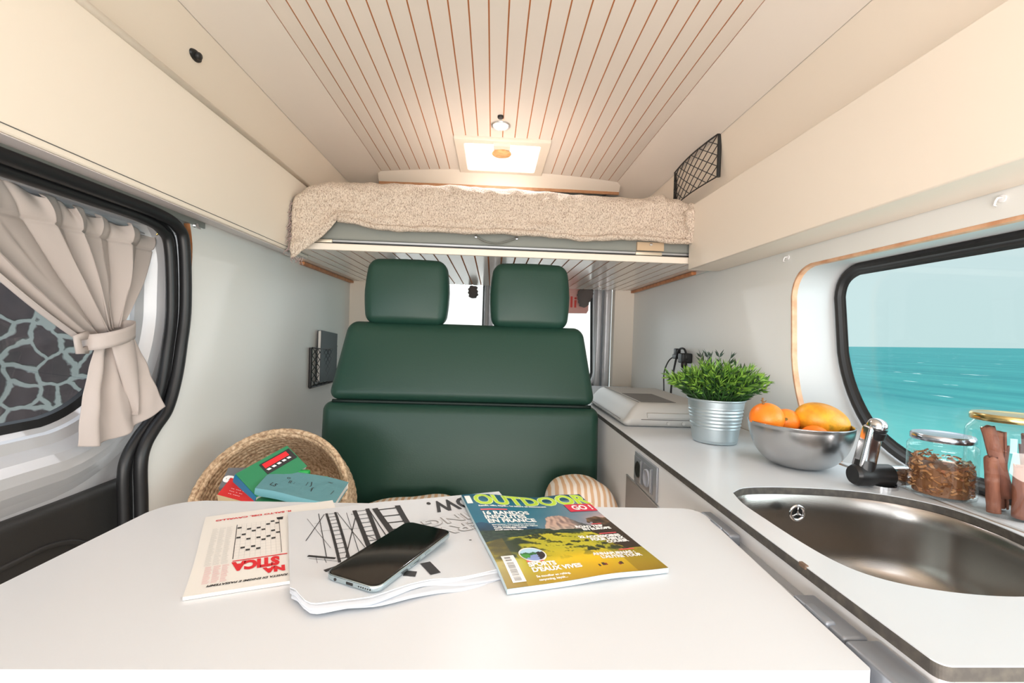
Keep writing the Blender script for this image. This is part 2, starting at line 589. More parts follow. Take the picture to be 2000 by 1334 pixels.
def rloop(pts, rad, n=7):
    """closed polygon with rounded corners; rad single or list"""
    out = []
    N = len(pts)
    for i in range(N):
        p0, p1, p2 = Vector(pts[i - 1]), Vector(pts[i]), Vector(pts[(i + 1) % N])
        r = rad[i] if isinstance(rad, (list, tuple)) else rad
        a = (p0 - p1).normalized(); c = (p2 - p1).normalized()
        if r <= 0:
            out.append(tuple(p1)); continue
        r = min(r, (p0 - p1).length * .49, (p2 - p1).length * .49)
        s_, e_ = p1 + a * r, p1 + c * r
        for k in range(n + 1):
            t = k / n
            out.append(tuple((1 - t) ** 2 * s_ + 2 * t * (1 - t) * (p1 * .75 + (s_ + e_) * .125) + t * t * e_))
    return out


def text_geo(body, size, bold=0.0, align='LEFT', shear=0.0, sx=1.0):
    cu = bpy.data.curves.new('t', 'FONT')
    cu.body = body; cu.size = size; cu.offset = bold; cu.align_x = align; cu.shear = shear
    cu.resolution_u = 3
    o = bpy.data.objects.new('t', cu); COL.objects.link(o)
    dg = bpy.context.evaluated_depsgraph_get()
    me = bpy.data.meshes.new_from_object(o.evaluated_get(dg))
    vs = [(v.co.x * sx, v.co.y) for v in me.vertices]
    fs = [tuple(p.vertices) for p in me.polygons]
    bpy.data.objects.remove(o); bpy.data.curves.remove(cu); bpy.data.meshes.remove(me)
    return vs, fs


def put_text(b, body, size, u, v, mapf, rot=0.0, bold=0.0, align='LEFT', h=0.0004, shear=0.0, sx=1.0):
    vs, fs = text_geo(body, size, bold, align, shear, sx)
    c, s_ = math.cos(rot), math.sin(rot)
    b.add([mapf(u + x * c - y * s_, v + x * s_ + y * c, h) for x, y in vs], fs)


def stroke(b, pts, w, mapf, h=0.0004, sub=6, w2=None):
    for (p, q) in zip(pts[:-1], pts[1:]):
        p, q = Vector(p), Vector(q)
        d = (q - p).normalized(); nrm = Vector((-d.y, d.x))
        for k in range(sub):
            a, c = p.lerp(q, k / sub), p.lerp(q, (k + 1) / sub)
            wa = w + ((w2 or w) - w) * k / sub; wb = w + ((w2 or w) - w) * (k + 1) / sub
            b.add([mapf(*(a - nrm * wa / 2), h), mapf(*(c - nrm * wb / 2), h), mapf(*(c + nrm * wb / 2), h), mapf(*(a + nrm * wa / 2), h)], [(0, 1, 2, 3)])


# ================================================================== OUTSIDE
g = B().box((-12, -8, -1.2), (2.6, 12, -1.0))
g.add([(-12, 12, -1.0), (2.6, 3.75, -1.0), (22, 62, -1.0), (-12, 62, -1.0)], [(0, 1, 2, 3)])
g.add([(-20, 62, -1.1), (22, 62, -1.1), (30, 75, 9), (-20, 75, 9)], [(0, 1, 2, 3)])
struct(obj('ground', g, M('pale_concrete', (0.80, 0.79, 0.77), 0.9)))
b = B()
sl = lambda x, y: -6.0 + 0.0222 * x - 0.0153 * y
b.add([(2.6, -300, sl(2.6, -300)), (6000, -300, sl(6000, -300)), (6000, 7000, sl(6000, 7000)), (2.6, 7000, sl(2.6, 7000))], [(0, 1, 2, 3)])
o = obj('sea', b, sea_m); struct(o, 'teal sea with small whitecaps outside the kitchen window')
b = B()
b.grid(lambda u, v: (-2.35 + 0.02 * noise.noise(Vector((0, u * 30, v * 12))), -3.0 + 9.0 * u, -1.0 + 3.6 * v), 90, 36)
b.box((-2.8, -3.0, -1.0), (-2.42, 6.0, 2.6))
o = obj('stone_wall', b, stone_m)
tag(o, 'dark stone wall with pale mortar joints outside the sliding door', 'wall')

# ================================================================== SHELL
b = B().box((-0.92, -0.9, -0.12), (0.92, 2.85, -0.10))
struct(obj('floor', b, M('grey_vinyl_floor', (0.55, 0.53, 0.50), 0.6, var=(8, (0.48, 0.46, 0.44), 0.4, 0.6))))

# ceiling boards
x0, x1, nb = -0.570, 0.600, 24
bw = (x1 - x0) / nb
# cut out for the hatch is covered by its frame: boards stop there
b2 = B()
hx0, hx1, hy0, hy1 = -0.155, 0.190, 1.865, 2.20
for i in range(nb):
    a, c = x0 + i * bw + 0.0020, x0 + (i + 1) * bw - 0.0020
    if c < hx0 or a > hx1:
        b2.box((a, -0.9, 1.79), (c, 2.33, 1.7925))
    else:
        b2.box((a, -0.9, 1.79), (c, hy0, 1.7925)); b2.box((a, hy1, 1.79), (c, 2.33, 1.7925))
        if a < hx0:
            b2.box((a, hy0, 1.79), (hx0, hy1, 1.7925))
        if c > hx1:
            b2.box((hx1, hy0, 1.79), (c, hy1, 1.7925))
ce = struct(obj('ceiling', b2, ceil_m), 'white ceiling boards with brown grooves')
b = plate([(x0 - .03, -0.9), (x1 + .03, -0.9), (x1 + .03, 2.4), (x0 - .03, 2.4)], [[(hx0, hy0), (hx0, hy1), (hx1, hy1), (hx1, hy0)]],
          lambda a, c, d: (a, c, 1.7927 + d), 0.004)
obj('groove_backing', b, groove, ce)

# ceiling side panels, upper walls
b = B()
b.add([(0.601, -0.9, 1.79), (0.745, -0.9, 1.704), (0.745, 2.62, 1.704), (0.601, 2.62, 1.79),
       (0.601, -0.9, 1.80), (0.745, -0.9, 1.714), (0.745, 2.62, 1.714), (0.601, 2.62, 1.80)],
      [(0, 1, 2, 3), (4, 7, 6, 5), (0, 4, 5, 1), (3, 2, 6, 7), (0, 3, 7, 4), (1, 5, 6, 2)])
struct(obj('trim_1', b, ceil_m), 'sloping ceiling side panel on the kitchen side')
b = B()
b.add([(-0.571, -0.9, 1.79), (-0.73, -0.9, 1.732), (-0.73, 2.62, 1.732), (-0.571, 2.62, 1.79),
       (-0.571, -0.9, 1.80), (-0.73, -0.9, 1.742), (-0.73, 2.62, 1.742), (-0.571, 2.62, 1.80)],
      [(0, 3, 2, 1), (4, 5, 6, 7), (0, 1, 5, 4), (3, 7, 6, 2), (0, 4, 7, 3), (1, 2, 6, 5)])
struct(obj('trim_2', b, ceil_m), 'sloping ceiling side panel on the door side')
b = B()
for sg, xa, za, xb, zb in ((1, 0.746, 1.704, 0.775, 1.46), (-1, -0.731, 1.732, -0.76, 1.50)):
    b.add([(xa, -0.9, za), (xb, -0.9, zb), (xb, 2.62, zb), (xa, 2.62, za),
           (xa + sg * .01, -0.9, za), (xb + sg * .01, -0.9, zb), (xb + sg * .01, 2.62, zb), (xa + sg * .01, 2.62, za)],
          [(0, 1, 2, 3), (4, 7, 6, 5), (0, 4, 5, 1), (3, 2, 6, 7), (0, 3, 7, 4), (1, 5, 6, 2)])
struct(obj('trim_3', b, cream), 'upper side panels above the lockers')
b = B()
b.box((0.80, -0.9, 1.268), (0.83, 2.62, 1.82)); b.box((-0.83, -0.9, 1.285), (-0.80, 2.62, 1.82))
b.box((-0.83, -0.9, 1.80), (0.83, 2.7, 1.82)) if False else None
struct(obj('trim_4', b, wall_m), 'outer side lining above the windows')
b = plate([(-0.83, -0.9), (0.83, -0.9), (0.83, 2.8), (-0.83, 2.8)], [[(hx0 - .005, hy0 - .005), (hx0 - .005, hy1 + .005), (hx1 + .005, hy1 + .005), (hx1 + .005, hy0 - .005)]],
          lambda a, c, d: (a, c, 1.82 + d), 0.03)
struct(obj('trim_5', b, wall_m), 'outer roof skin')

# header above the bed
b = B()


def head(u, v):
    x = x0 - 0.02 + (x1 - x0 + 0.04) * u
    y = 2.30 - 0.09 * (1 - (2 * u - 1) ** 2)
    return (x, y + 0.03 * v, 1.792 - (0.040 + 0.026 * (1 - (2 * u - 1) ** 2)) * v)


b.grid(head, 24, 3)
o = struct(obj('trim_6', b, cream, smooth=True), 'curved cream header behind the roof hatch')
b = B()
for i in range(24):
    p, q = head(i / 24, 1), head((i + 1) / 24, 1)
    b.add([(p[0], p[1], p[2]), (q[0], q[1], q[2]), (q[0], q[1], q[2] - .013), (p[0], p[1], p[2] - .013),
           (p[0], p[1] + .02, p[2]), (q[0], q[1] + .02, q[2]), (q[0], q[1] + .02, q[2] - .010), (p[0], p[1] + .02, p[2] - .010)],
          [(0, 1, 2, 3), (3, 2, 6, 7), (4, 7, 6, 5), (0, 4, 5, 1)])
struct(obj('trim_7', b, ply), 'wooden edge under the header')
b = B().box((-0.80, 2.42, 1.50), (0.80, 2.44, 1.75))
struct(obj('trim_8', b, cream))

# right wall with window cut-out (Y, Z)
win_loop = rloop([(-0.35, 1.208), (1.215, 1.208), (1.195, 0.775), (0.98, 0.7280), (-0.35, 0.7280)][::-1], [0.1, 0.05, 0.12, 0.085, 0.1])
win_loop = rloop([(-0.35, 0.7280), (1.085, 0.7280), (1.192, 0.880), (1.212, 1.207), (-0.35, 1.208)], [0.1, 0.09, 0.09, 0.075, 0.1])
b = plate([(-0.9, -0.10), (2.62, -0.10), (2.62, 1.2655), (-0.9, 1.2655)], [win_loop], lambda a, c, d: (0.80 + d, a, c), 0.012)
wr = struct(obj('wall_right', b, wall_m), 'white side wall with the kitchen window cut-out')
# plywood edging around the cut-out
b = B()
lc = Vector((0.45, 0.97))


def inset(loop, d):
    out = []
    n = len(loop)
    for i in range(n):
        p0, p1, p2 = Vector(loop[i - 1]), Vector(loop[i]), Vector(loop[(i + 1) % n])
        t = (p2 - p0).normalized()
        nr = Vector((-t.y, t.x))
        if nr.dot(lc - p1) < 0:
            nr = -nr
        out.append(tuple(p1 + nr * d))
    return out


def ring(b, la, xa, lb, xb, col=None):
    n = len(la)
    b.add([(xa, p[0], p[1]) for p in la] + [(xb, p[0], p[1]) for p in lb], [(i, (i + 1) % n, n + (i + 1) % n, n + i) for i in range(n)], col)


ring(b, win_loop, 0.7985, inset(win_loop, 0.004), 0.7985)
ring(b, win_loop, 0.7985, inset(win_loop, -0.003), 0.7995)
ring(b, inset(win_loop, 0.004), 0.7985, inset(win_loop, 0.004), 0.812)
obj('plywood_edge', b, M('pale_ply_edge', (0.87, 0.69, 0.55), 0.5, var=(30, (0.80, 0.58, 0.43), 0.4, 0.65)), wr, smooth=False)
# deep reveal
b = B()
glass_loop = rloop([(-0.35, 0.736), (1.00, 0.736), (1.160, 0.880), (1.202, 1.212), (-0.35, 1.214)], [0.1, 0.10, 0.12, 0.085, 0.1])
ring(b, inset(win_loop, 0.0035), 0.811, inset(glass_loop, 0.0), 0.915)
obj('reveal', b, M('reveal_lining', (0.76, 0.77, 0.775), 0.4), wr, smooth=True, angle=40)
w1 = thing('window_1', 'kitchen side window with black rubber seal and sea view', 'window', (0.905, 0.5, 0.74))
w1['kind'] = 'structure'
b = B()
prof = [(0.0, 0.0), (-0.006, 0.004), (-0.009, 0.010), (-0.006, 0.016), (0.002, 0.019), (0.006, 0.024), (0.006, 0.030)]
lo = [inset(glass_loop, d) for (_, d) in prof]
for k in range(len(prof) - 1):
    ring(b, lo[k], 0.908 + prof[k][0], lo[k + 1], 0.908 + prof[k + 1][0])
obj('rubber_seal', b, black_rub, w1, smooth=True)
gl = inset(glass_loop, 0.020)
b = B(); b.add([(0.912, p[0], p[1]) for p in gl] + [(0.916, p[0], p[1]) for p in gl], [tuple(range(len(gl))), tuple(reversed(range(len(gl), 2 * len(gl))))])
obj('pane', b, pane_m, w1)

# left wall with door opening; boundary curve measured along the seal
edge_c = [(1.238, 1.285), (1.252, 1.24), (1.257, 1.186), (1.25, 1.05), (1.238, 0.95), (1.221, 0.864), (1.191, 0.789), (1.150, 0.75), (1.120, 0.715), (1.108, 0.67), (1.113, 0.57), (1.118, 0.40), (1.120, -0.10)]


def smooth_path(pts, n=5):
    out = []
    N = len(pts)
    for i in range(N - 1):
        p0, p1, p2, p3 = [Vector(pts[max(0, min(N - 1, i + k))]) for k in (-1, 0, 1, 2)]
        for k in range(n):
            t = k / n
            out.append(0.5 * ((2 * p1) + (-p0 + p2) * t + (2 * p0 - 5 * p1 + 4 * p2 - p3) * t * t + (-p0 + 3 * p1 - 3 * p2 + p3) * t ** 3))
    out.append(Vector(pts[-1]))
    return out


ec = smooth_path(edge_c, 4)
b = plate([tuple(p) for p in ec] + [(2.62, -0.10), (2.62, 1.285)], [], lambda a, c, d: (-0.80 - d, a, c), 0.015)
wl_ = struct(obj('wall_left', b, wall_m), 'white side wall behind the sliding door')
# wooden cut edge along the opening
b = B()
b.grid(lambda u, v: (-0.7995 - 0.0155 * v, ec[int(u * (len(ec) - 1) + .5)].x - 0.0012, ec[int(u * (len(ec) - 1) + .5)].y), len(ec) - 1, 1)
obj('wooden_edge', b, ply_o, wl_)
# rubber seal: wide double bead, runs forward under the locker and down the pillar
seal_path = [(-0.9, 1.262), (0.4, 1.262), (0.95, 1.262), (1.12, 1.260), (1.185, 1.245), (1.213, 1.205)] + [(y - 0.026, z) for y, z in edge_c[3:]]
seal_path[0:1] = [(-0.9, 1.262)]
sp = smooth_path(seal_path, 6)
sd = thing('door_seal', 'black double rubber seal around the sliding door opening', 'door seal', (-0.80, 1.2, 0.9))
b = B(); b.tube([(-0.801, p.x + 0.0125, p.y + 0.004) for p in sp], 0.0135, 10)
obj('outer_bead', b, black_rub, sd, smooth=True)
b = B(); b.tube([(-0.822, p.x - 0.010, p.y - 0.012) for p in sp], 0.012, 10)
obj('inner_bead', b, black_rub, sd, smooth=True)
b = B(); b.tube([(-0.824, p.x + 0.002, p.y - 0.004) for p in sp], 0.011, 8)
obj('seal_web', b, black_rub, sd, smooth=True)
b = B().box((-0.835, -0.9, 1.268), (-0.795, 1.30, 1.284))
tag(obj('door_rail', b, M('rail_grey', (0.55, 0.57, 0.55), 0.4, 0.3)), 'grey metal rail above the sliding door under the locker', 'rail')
b = B(); b.tube([(-0.80, 1.262, 1.268), (-0.792, 1.262, 1.268)], 0.006, 12)
b.box((-0.803, 1.252, 1.262), (-0.797, 1.284, 1.272))
tag(obj('rail_clip', b, chrome), 'small screw clip at the end of the door rail', 'clip')

# sliding door (silver inner skin, window, black lower trim)
dr = thing('door_1', 'silver sliding door with window and black lower trim', 'door', (-0.87, 0.5, 0.0))
dr['kind'] = 'structure'
door_out = rloop([(-0.9, -0.08), (1.155, -0.08), (1.165, 0.70), (1.245, 0.86), (1.232, 1.27), (-0.9, 1.27)], [0, 0.02, 0.12, 0.12, 0.06, 0])
dh = rloop([(-0.5, 0.765), (1.06, 0.778), (1.178, 0.93), (1.180, 1.235), (-0.5, 1.238)], [0.05, 0.13, 0.10, 0.08, 0.05], 9)
lc = Vector((0.45, 1.0))


def dring(b, d0, xx0, d1, xx1):
    ring(b, inset(dh, d0), xx0, inset(dh, d1), xx1)


profd = [(0.012, -0.905), (0.0, -0.897), (-0.004, -0.889), (-0.024, -0.882), (-0.030, -0.874), (-0.040, -0.862), (-0.056, -0.852), (-0.075, -0.850), (-0.095, -0.856), (-0.115, -0.868), (-0.135, -0.878), (-0.170, -0.884), (-0.22, -0.886)]
b = B()
for k in range(len(profd) - 1):
    dring(b, *profd[k], *profd[k + 1])
obj('window_surround', b, silver_paint, dr, smooth=True)
b = B().box((-0.93, -0.9, -0.08), (-0.915, 0.0, 1.28)) if False else B().box((-0.93, -0.9, -0.08), (-0.918, 1.27, 0.75))
b.box((-0.93, 1.20, 0.70), (-0.918, 1.29, 1.28)); b.box((-0.93, -0.9, 1.245), (-0.86, 1.29, 1.265))
obj('door_shell', b, silver_paint, dr)
b = B()
b.rbox((-0.92, -0.85, -0.08), (-0.858, 1.156, 0.640), 0.018, 4, 3, fn=lambda P, q: (P.x, P.y, P.z if q.z < 0.5 else P.z - 0.008 * max(0, (P.y - 1.0) / 0.15)))
lt = obj('lower_trim', b, dark_panel, dr, smooth=True)
b = B()
arc = [(1.075 + 0.0 - 0.16 * (1 - math.cos(t)), 0.42 + 0.14 * math.sin(t)) for t in [k * PI / 2 / 14 for k in range(15)]]
b.tube([(-0.8585, p[0], p[1]) for p in arc] + [(-0.8585, 0.3, 0.55)], 0.006, 6)
obj('pocket_ridge', b, dark_panel, dr, smooth=True)
b = B()
for k in range(1):
    ring(b, inset(dh, 0.010), -0.903, inset(dh, 0.026), -0.908)
    ring(b, inset(dh, 0.026), -0.908, inset(dh, 0.030), -0.916)
obj('window_gasket', b, black_rub, dr, smooth=True)
gi = inset(dh, 0.028)
b = B(); b.add([(-0.914, p[0], p[1]) for p in gi] + [(-0.918, p[0], p[1]) for p in gi], [tuple(range(len(gi))), tuple(reversed(range(len(gi), 2 * len(gi))))])
obj('window_pane', b, dark_pane, dr)
b = B().box((-0.889, 0.905, 0.742), (-0.8875, 0.911, 0.760))
obj('seam_tape', b, M('seam_white', (0.88, 0.88, 0.88), 0.5), dr)

# rear: pillars, rear doors
b = B()
b.box((0.69, 2.60, -0.10), (0.80, 2.66, 1.80)); b.box((-0.80, 2.60, -0.10), (-0.672, 2.66, 1.80))
struct(obj('wall_back', b, cream), 'cream pillars in the rear corners')
b = B().box((-0.8, 2.66, -0.10), (0.8, 2.80, 0.66)); b.box((-0.8, 2.66, 1.46), (0.8, 2.80, 1.82))
struct(obj('trim_9', b, silver_paint), 'silver body around the rear doors')


def rear_door(name, xa, xb, label, hinge):
    t = thing(name, label, 'door', ((xa + xb) / 2, 2.74, -0.1)); t['kind'] = 'structure'
    if hinge > 0:
        hole = rloop([(xa + 0.055, 0.70), (xb - 0.085, 0.70), (xb - 0.108, 1.46), (xa + 0.055, 1.46)], [0.05, 0.10, 0.06, 0.05])
    else:
        hole = rloop([(xa + 0.085, 0.70), (xb - 0.055, 0.70), (xb - 0.055, 1.46), (xa + 0.108, 1.46)], [0.10, 0.05, 0.05, 0.06])
    bb = plate([(xa, -0.08), (xb, -0.08), (xb, 1.58), (xa, 1.58)], [hole], lambda a, c, d: (a, 2.72 + d, c), 0.03)
    obj('door_panel', bb, silver_paint, t)
    global lc
    lc = Vector(((xa + xb) / 2, 1.0))
    bb = B()
    pr = [(-0.030, 2.72), (-0.022, 2.705), (-0.012, 2.700), (-0.004, 2.708), (0.0, 2.73)]
    for k in range(4):
        la, lb = inset(hole, pr[k][0]), inset(hole, pr[k + 1][0])
        n = len(la)
        bb.add([(p[0], pr[k][1], p[1]) for p in la] + [(p[0], pr[k + 1][1], p[1]) for p in lb], [(i, (i + 1) % n, n + (i + 1) % n, n + i) for i in range(n)])
    obj('window_surround', bb, silver_paint, t, smooth=True)
    la, lb = inset(hole, 0.0), inset(hole, 0.010)
    n = len(la)
    bb = B(); bb.add([(p[0], 2.722, p[1]) for p in la] + [(p[0], 2.745, p[1]) for p in lb], [(i, (i + 1) % n, n + (i + 1) % n, n + i) for i in range(n)])
    obj('window_gasket', bb, black_rub, t, smooth=True)
    bb = B(); bb.add([(p[0], 2.744, p[1]) for p in la] + [(p[0], 2.748, p[1]) for p in la], [tuple(range(n)), tuple(reversed(range(n, 2 * n)))])
    obj('window_pane', bb, pane_m, t)


rear_door('door_2', -0.69, 0.000, 'rear door with tall window behind the left headrest', -1)
rear_door('door_3', 0.004, 0.690, 'rear door with tall window behind the right headrest', 1)
b = B()
for sg in (1,):
    b.rbox((0.645, 2.655, -0.08), (0.690, 2.71, 1.30), 0.015, 3, 4)
    b.rbox((0.605, 2.685, -0.08), (0.640, 2.72, 1.30), 0.012, 3, 4)
struct(obj('trim_10', b, silver_paint, smooth=True), 'silver ribs of the rear door frame')

# ================================================================== OVERHEAD LOCKERS
t = thing('overhead_locker', 'long cream overhead locker above the kitchen window', 'locker', (0.75, 0.4, 1.2555))
b = B().box((0.687, -0.88, 1.2555), (0.799, 1.615, 1.482))
bevel(obj('locker_body', b, cream, t), 0.003)
t = thing('overhead_locker', 'long cream overhead locker above the sliding door', 'locker', (-0.75, 0.4, 1.285))
b = B()
b.add([(-0.703, -0.88, 1.266), (-0.687, -0.88, 1.530), (-0.799, -0.88, 1.530), (-0.799, -0.88, 1.286),
       (-0.703, 1.77, 1.266), (-0.687, 1.77, 1.530), (-0.799, 1.77, 1.530), (-0.799, 1.77, 1.286)],
      [(0, 1, 2, 3), (4, 7, 6, 5), (0, 4, 5, 1), (1, 5, 6, 2), (2, 6, 7, 3), (3, 7, 4, 0)])
bevel(obj('locker_body', b, cream, t), 0.004)
b = B().add([(-0.7035, -0.87, 1.2655), (-0.7985, -0.87, 1.2855), (-0.7985, 1.765, 1.2855), (-0.7035, 1.765, 1.2655), (-0.7035, -0.87, 1.264), (-0.7985, -0.87, 1.284), (-0.7985, 1.765, 1.284), (-0.7035, 1.765, 1.264)],
            [(0, 1, 2, 3), (4, 7, 6, 5), (0, 4, 5, 1), (1, 5, 6, 2), (2, 6, 7, 3), (3, 7, 4, 0)])
obj('bottom_board', b, M('bottom_lavender', (0.83, 0.80, 0.79), 0.45), t)
b = B(); b.tube([(-0.7018, -0.88, 1.279), (-0.7018, 1.765, 1.279)], 0.0009, 4)
obj('face_seam', b, grey_d, t)
b = B(); b.tube([(-0.687, -0.88, 1.524), (-0.687, 1.765, 1.524)], 0.0075, 8)
obj('top_edge_strip', b, cream, t, smooth=True)

# oval push lock on the upper left panel
t = thing('push_lock', 'small black oval push lock on the upper panel over the door side', 'lock', (-0.742, 1.16, 1.66))
T = Matrix.Translation((-0.7405, 1.155, 1.655)) @ Matrix.Rotation(math.radians(90 + 7), 4, 'Y')
b = B(); b.lathe([(0, .006), (.012, .006), (.015, .004), (.016, 0)], n=24, T=T @ Matrix.Diagonal((0.8, 1.35, 1, 1)))
obj('plate', b, black_pl, t, smooth=True)
b = B(); b.lathe([(0, .014), (.007, .014), (.009, .011), (.009, .004)], n=20, T=T)
obj('button', b, black_rub, t, smooth=True)

# ================================================================== ROOF HATCH, LAMP
t = thing('roof_hatch', 'square roof hatch with cream frame and bright pane', 'roof hatch', (0.016, 2.03, 1.79))
b = plate([(-0.180, 1.845), (0.212, 1.845), (0.212, 2.225), (-0.180, 2.225)], [rloop([(-0.140, 1.885), (-0.140, 2.19), (0.172, 2.19), (0.172, 1.885)], 0.012)],
          lambda a, c, d: (a, c, 1.8005 - d), 0.0235)
bevel(obj('frame', b, cream, t), 0.004)
b = plate([(-0.155, 1.866), (0.188, 1.866), (0.188, 2.199), (-0.155, 2.199)], [[(-0.140, 1.885), (-0.140, 2.19), (0.172, 2.19), (0.172, 1.885)]],
          lambda a, c, d: (a, c, 1.80 + d), 0.07)
obj('liner', b, cream, t)
b = B().box((-0.150, 1.87, 1.872), (0.183, 2.197, 1.876))
obj('pane', b, glass_pane('hatch_acrylic', (0.96, 0.98, 1.0), 0.02), t)
t2 = thing('hatch_knob', 'cream turning knob with wooden face under the hatch front', 'knob', (0.014, 1.93, 1.78))
b = B(); b.lathe([(0.034, 0.0), (0.034, -0.022), (0.026, -0.026)], (0.014, 1.915, 1.79), 28)
b.box((-0.020, 1.865, 1.764), (0.048, 1.915, 1.79))
obj('stem', b, cream, t2, smooth=True, angle=40)
b = B(); b.lathe([(0.026, -0.022), (0.039, -0.024), (0.041, -0.030), (0.037, -0.034), (0, -0.034)], (0.014, 1.935, 1.79), 32)
obj('wooden_face', b, M('light_wood', (0.88, 0.70, 0.48), 0.5, var=(50, (0.80, 0.60, 0.38), 0.4, 0.6)), t2, smooth=True)

t = thing('ceiling_spotlight', 'small round lit chrome spotlight in front of the roof hatch', 'lamp', (0.006, 1.735, 1.79))
b = B(); b.lathe([(0.037, 0.0), (0.037, -0.005), (0.032, -0.008), (0.027, -0.004)], (0.006, 1.735, 1.79), 32)
obj('chrome_ring', b, chrome, t, smooth=True)
b = B(); b.lathe([(0.028, -0.004), (0.018, -0.009), (0, -0.010)], (0.006, 1.735, 1.79), 32)
obj('lens', b, emit('led_lens', (0.95, 0.96, 1.0), 22.0), t, smooth=True)
ld = bpy.data.lights.new('spot_lamp', 'SPOT'); ld.energy = 15.0; ld.spot_size = 2.2; ld.spot_blend = 0.6; ld.color = (0.90, 0.93, 1.0); ld.shadow_soft_size = 0.02
lo_ = bpy.data.objects.new('spot_lamp', ld); COL.objects.link(lo_); lo_.location = (0.006, 1.735, 1.772); lo_.rotation_euler = (0, 0, 0)
lo_.parent = t; lo_.matrix_parent_inverse = Matrix.Translation(-t.location)
b = B(); b.lathe([(0.011, 0.0), (0.011, -0.006), (0.009, -0.009), (0, -0.009)], (0.004, 1.665, 1.79), 20)
tag(obj('ceiling_sensor', b, black_pl, smooth=True, angle=40), 'tiny dark round sensor beside the ceiling spotlight', 'sensor')

# ================================================================== BED
BY = 1.625
t = thing('bed_platform', 'drop-down bed platform of grooved white boards above the bench', 'bed', (0, 2.1, 1.28))
b = B()
for i in range(33):
    xa = -0.795 + i * 1.59 / 33
    b.box((xa + 0.0028, BY + .012 if xa > -0.73 else 1.775, 1.281), (xa + 1.59 / 33 - 0.0028, 2.60, 1.2838))
obj('slat_boards', b, M('varnished_boards', (0.92, 0.875, 0.83), 0.22, coat=0.3), t)
b = B().box((-0.685, BY + .012, 1.284), (0.797, 2.60, 1.300)); b.box((-0.797, 1.775, 1.284), (-0.6851, 2.60, 1.300))
obj('board_backing', b, groove, t)
b = B().box((-0.685, BY, 1.280), (0.797, BY + .0115, 1.303))
bevel(obj('front_edge', b, cream, t), 0.002)
b = B().box((-0.683, BY + .004, 1.303), (0.796, BY + .03, 1.309))
obj('black_gap', b, black_pl, t)
b = B().box((-0.60, BY + .003, 1.3092), (0.745, BY + .03, 1.3155))
obj('grey_rail', b, alu, t)
for xa in (-0.66, 0.500):
    b = B().rbox((xa, BY - .002, 1.305), (xa + 0.095, BY + .01, 1.3165), 0.002, 2, 1)
    obj('hinge', b, M('hinge_cream_metal', (0.85, 0.80, 0.72), 0.3, 0.6), t, smooth=True)
t = thing('mattress_base', 'grey fabric mattress base lying on the bed platform', 'mattress', (0, 2.1, 1.316))
b = B().rbox((-0.683, BY + .012, 1.318), (0.745, 2.55, 1.395), 0.010, 3, 2)
obj('base_box', b, grey_f, t, smooth=True)
b = B().rbox((-0.68, BY + 0.03, 1.3955), (0.74, 2.55, 1.488), 0.03, 3, 3)
obj('mattress_pad', b, grey_f, t, smooth=True)
b = B()
sp_ = smooth_path([(-0.066, 1.345), (-0.045, 1.333), (-0.02, 1.326), (0.010, 1.325), (0.04, 1.333), (0.072, 1.345)], 5)
b.tube([(p.x, BY - 0.002, p.y) for p in sp_], 0.0065, 8, flat=0.4)
st_ = obj('carry_strap', b, M('strap_grey', (0.50, 0.50, 0.47), 0.8), t, smooth=True)
for xa in (-0.068, 0.074):
    b = B(); b.tube([(xa, BY + .013, 1.346), (xa, BY - .006, 1.346)], 0.005, 12); obj('rivet', b, chrome, st_)
b = B().box((0.505, BY + .002, 1.322), (0.602, BY + .011, 1.352))
wb = obj('wood_block', b, M('pale_wood_block', (0.80, 0.69, 0.56), 0.6), t)
b = B(); b.tube([(0.553, BY + .004, 1.343), (0.553, BY - .006, 1.343)], 0.005, 12); obj('screw', b, chrome, wb)
b = B().box((0.755, BY + .01, 1.31), (0.79, BY + .04, 1.37)); obj('side_bracket', b, black_pl, t)

b = B().box((0.780, 1.80, 1.268), (0.799, 2.598, 1.2795))
tag(obj('bed_support_strip', b, ply_o), 'orange wooden strip under the bed on the kitchen side wall', 'strip')
b = B().box((-0.799, 1.93, 1.268), (-0.780, 2.598, 1.2795))
tag(obj('bed_support_strip', b, ply_o), 'orange wooden strip under the bed on the door side wall', 'strip')

# blanket: a thick sheet over mattress, front, left corner drape, lumpy right end
t = thing('blanket', 'beige speckled boucle blanket draped over the bed front', 'blanket', (0.0, 1.7, 1.5))


def hem(x):
    pts = [(-0.80, 1.372), (-0.70, 1.372), (-0.66, 1.376), (-0.60, 1.377), (-0.53, 1.377), (-0.48, 1.372), (-0.42, 1.356), (-0.30, 1.353), (-0.20, 1.356), (-0.08, 1.354), (0.02, 1.358), (0.12, 1.356),
           (0.22, 1.352), (0.30, 1.345), (0.36, 1.348), (0.42, 1.354), (0.52, 1.357), (0.60, 1.350), (0.66, 1.350), (0.72, 1.345), (0.80, 1.345)]
    for (a, za), (c, zc) in zip(pts[:-1], pts[1:]):
        if x <= c:
            k = max(0, min(1, (x - a) / (c - a))); k = k * k * (3 - 2 * k)
            return za + (zc - za) * k + (.0035 * noise.noise(Vector((x * 22, 0, 3))) if x > -.5 else 0)
    return pts[-1][1]


def topz(x):
    z = 1.520 - 0.006 * x
    if x < -0.56:
        z -= ((-0.56 - x) / 0.12) ** 2 * 0.055
    if x > 0.60:
        z += 0.004 * math.sin(x * 60) - ((x - 0.60) / 0.12) ** 2 * 0.035
    return z


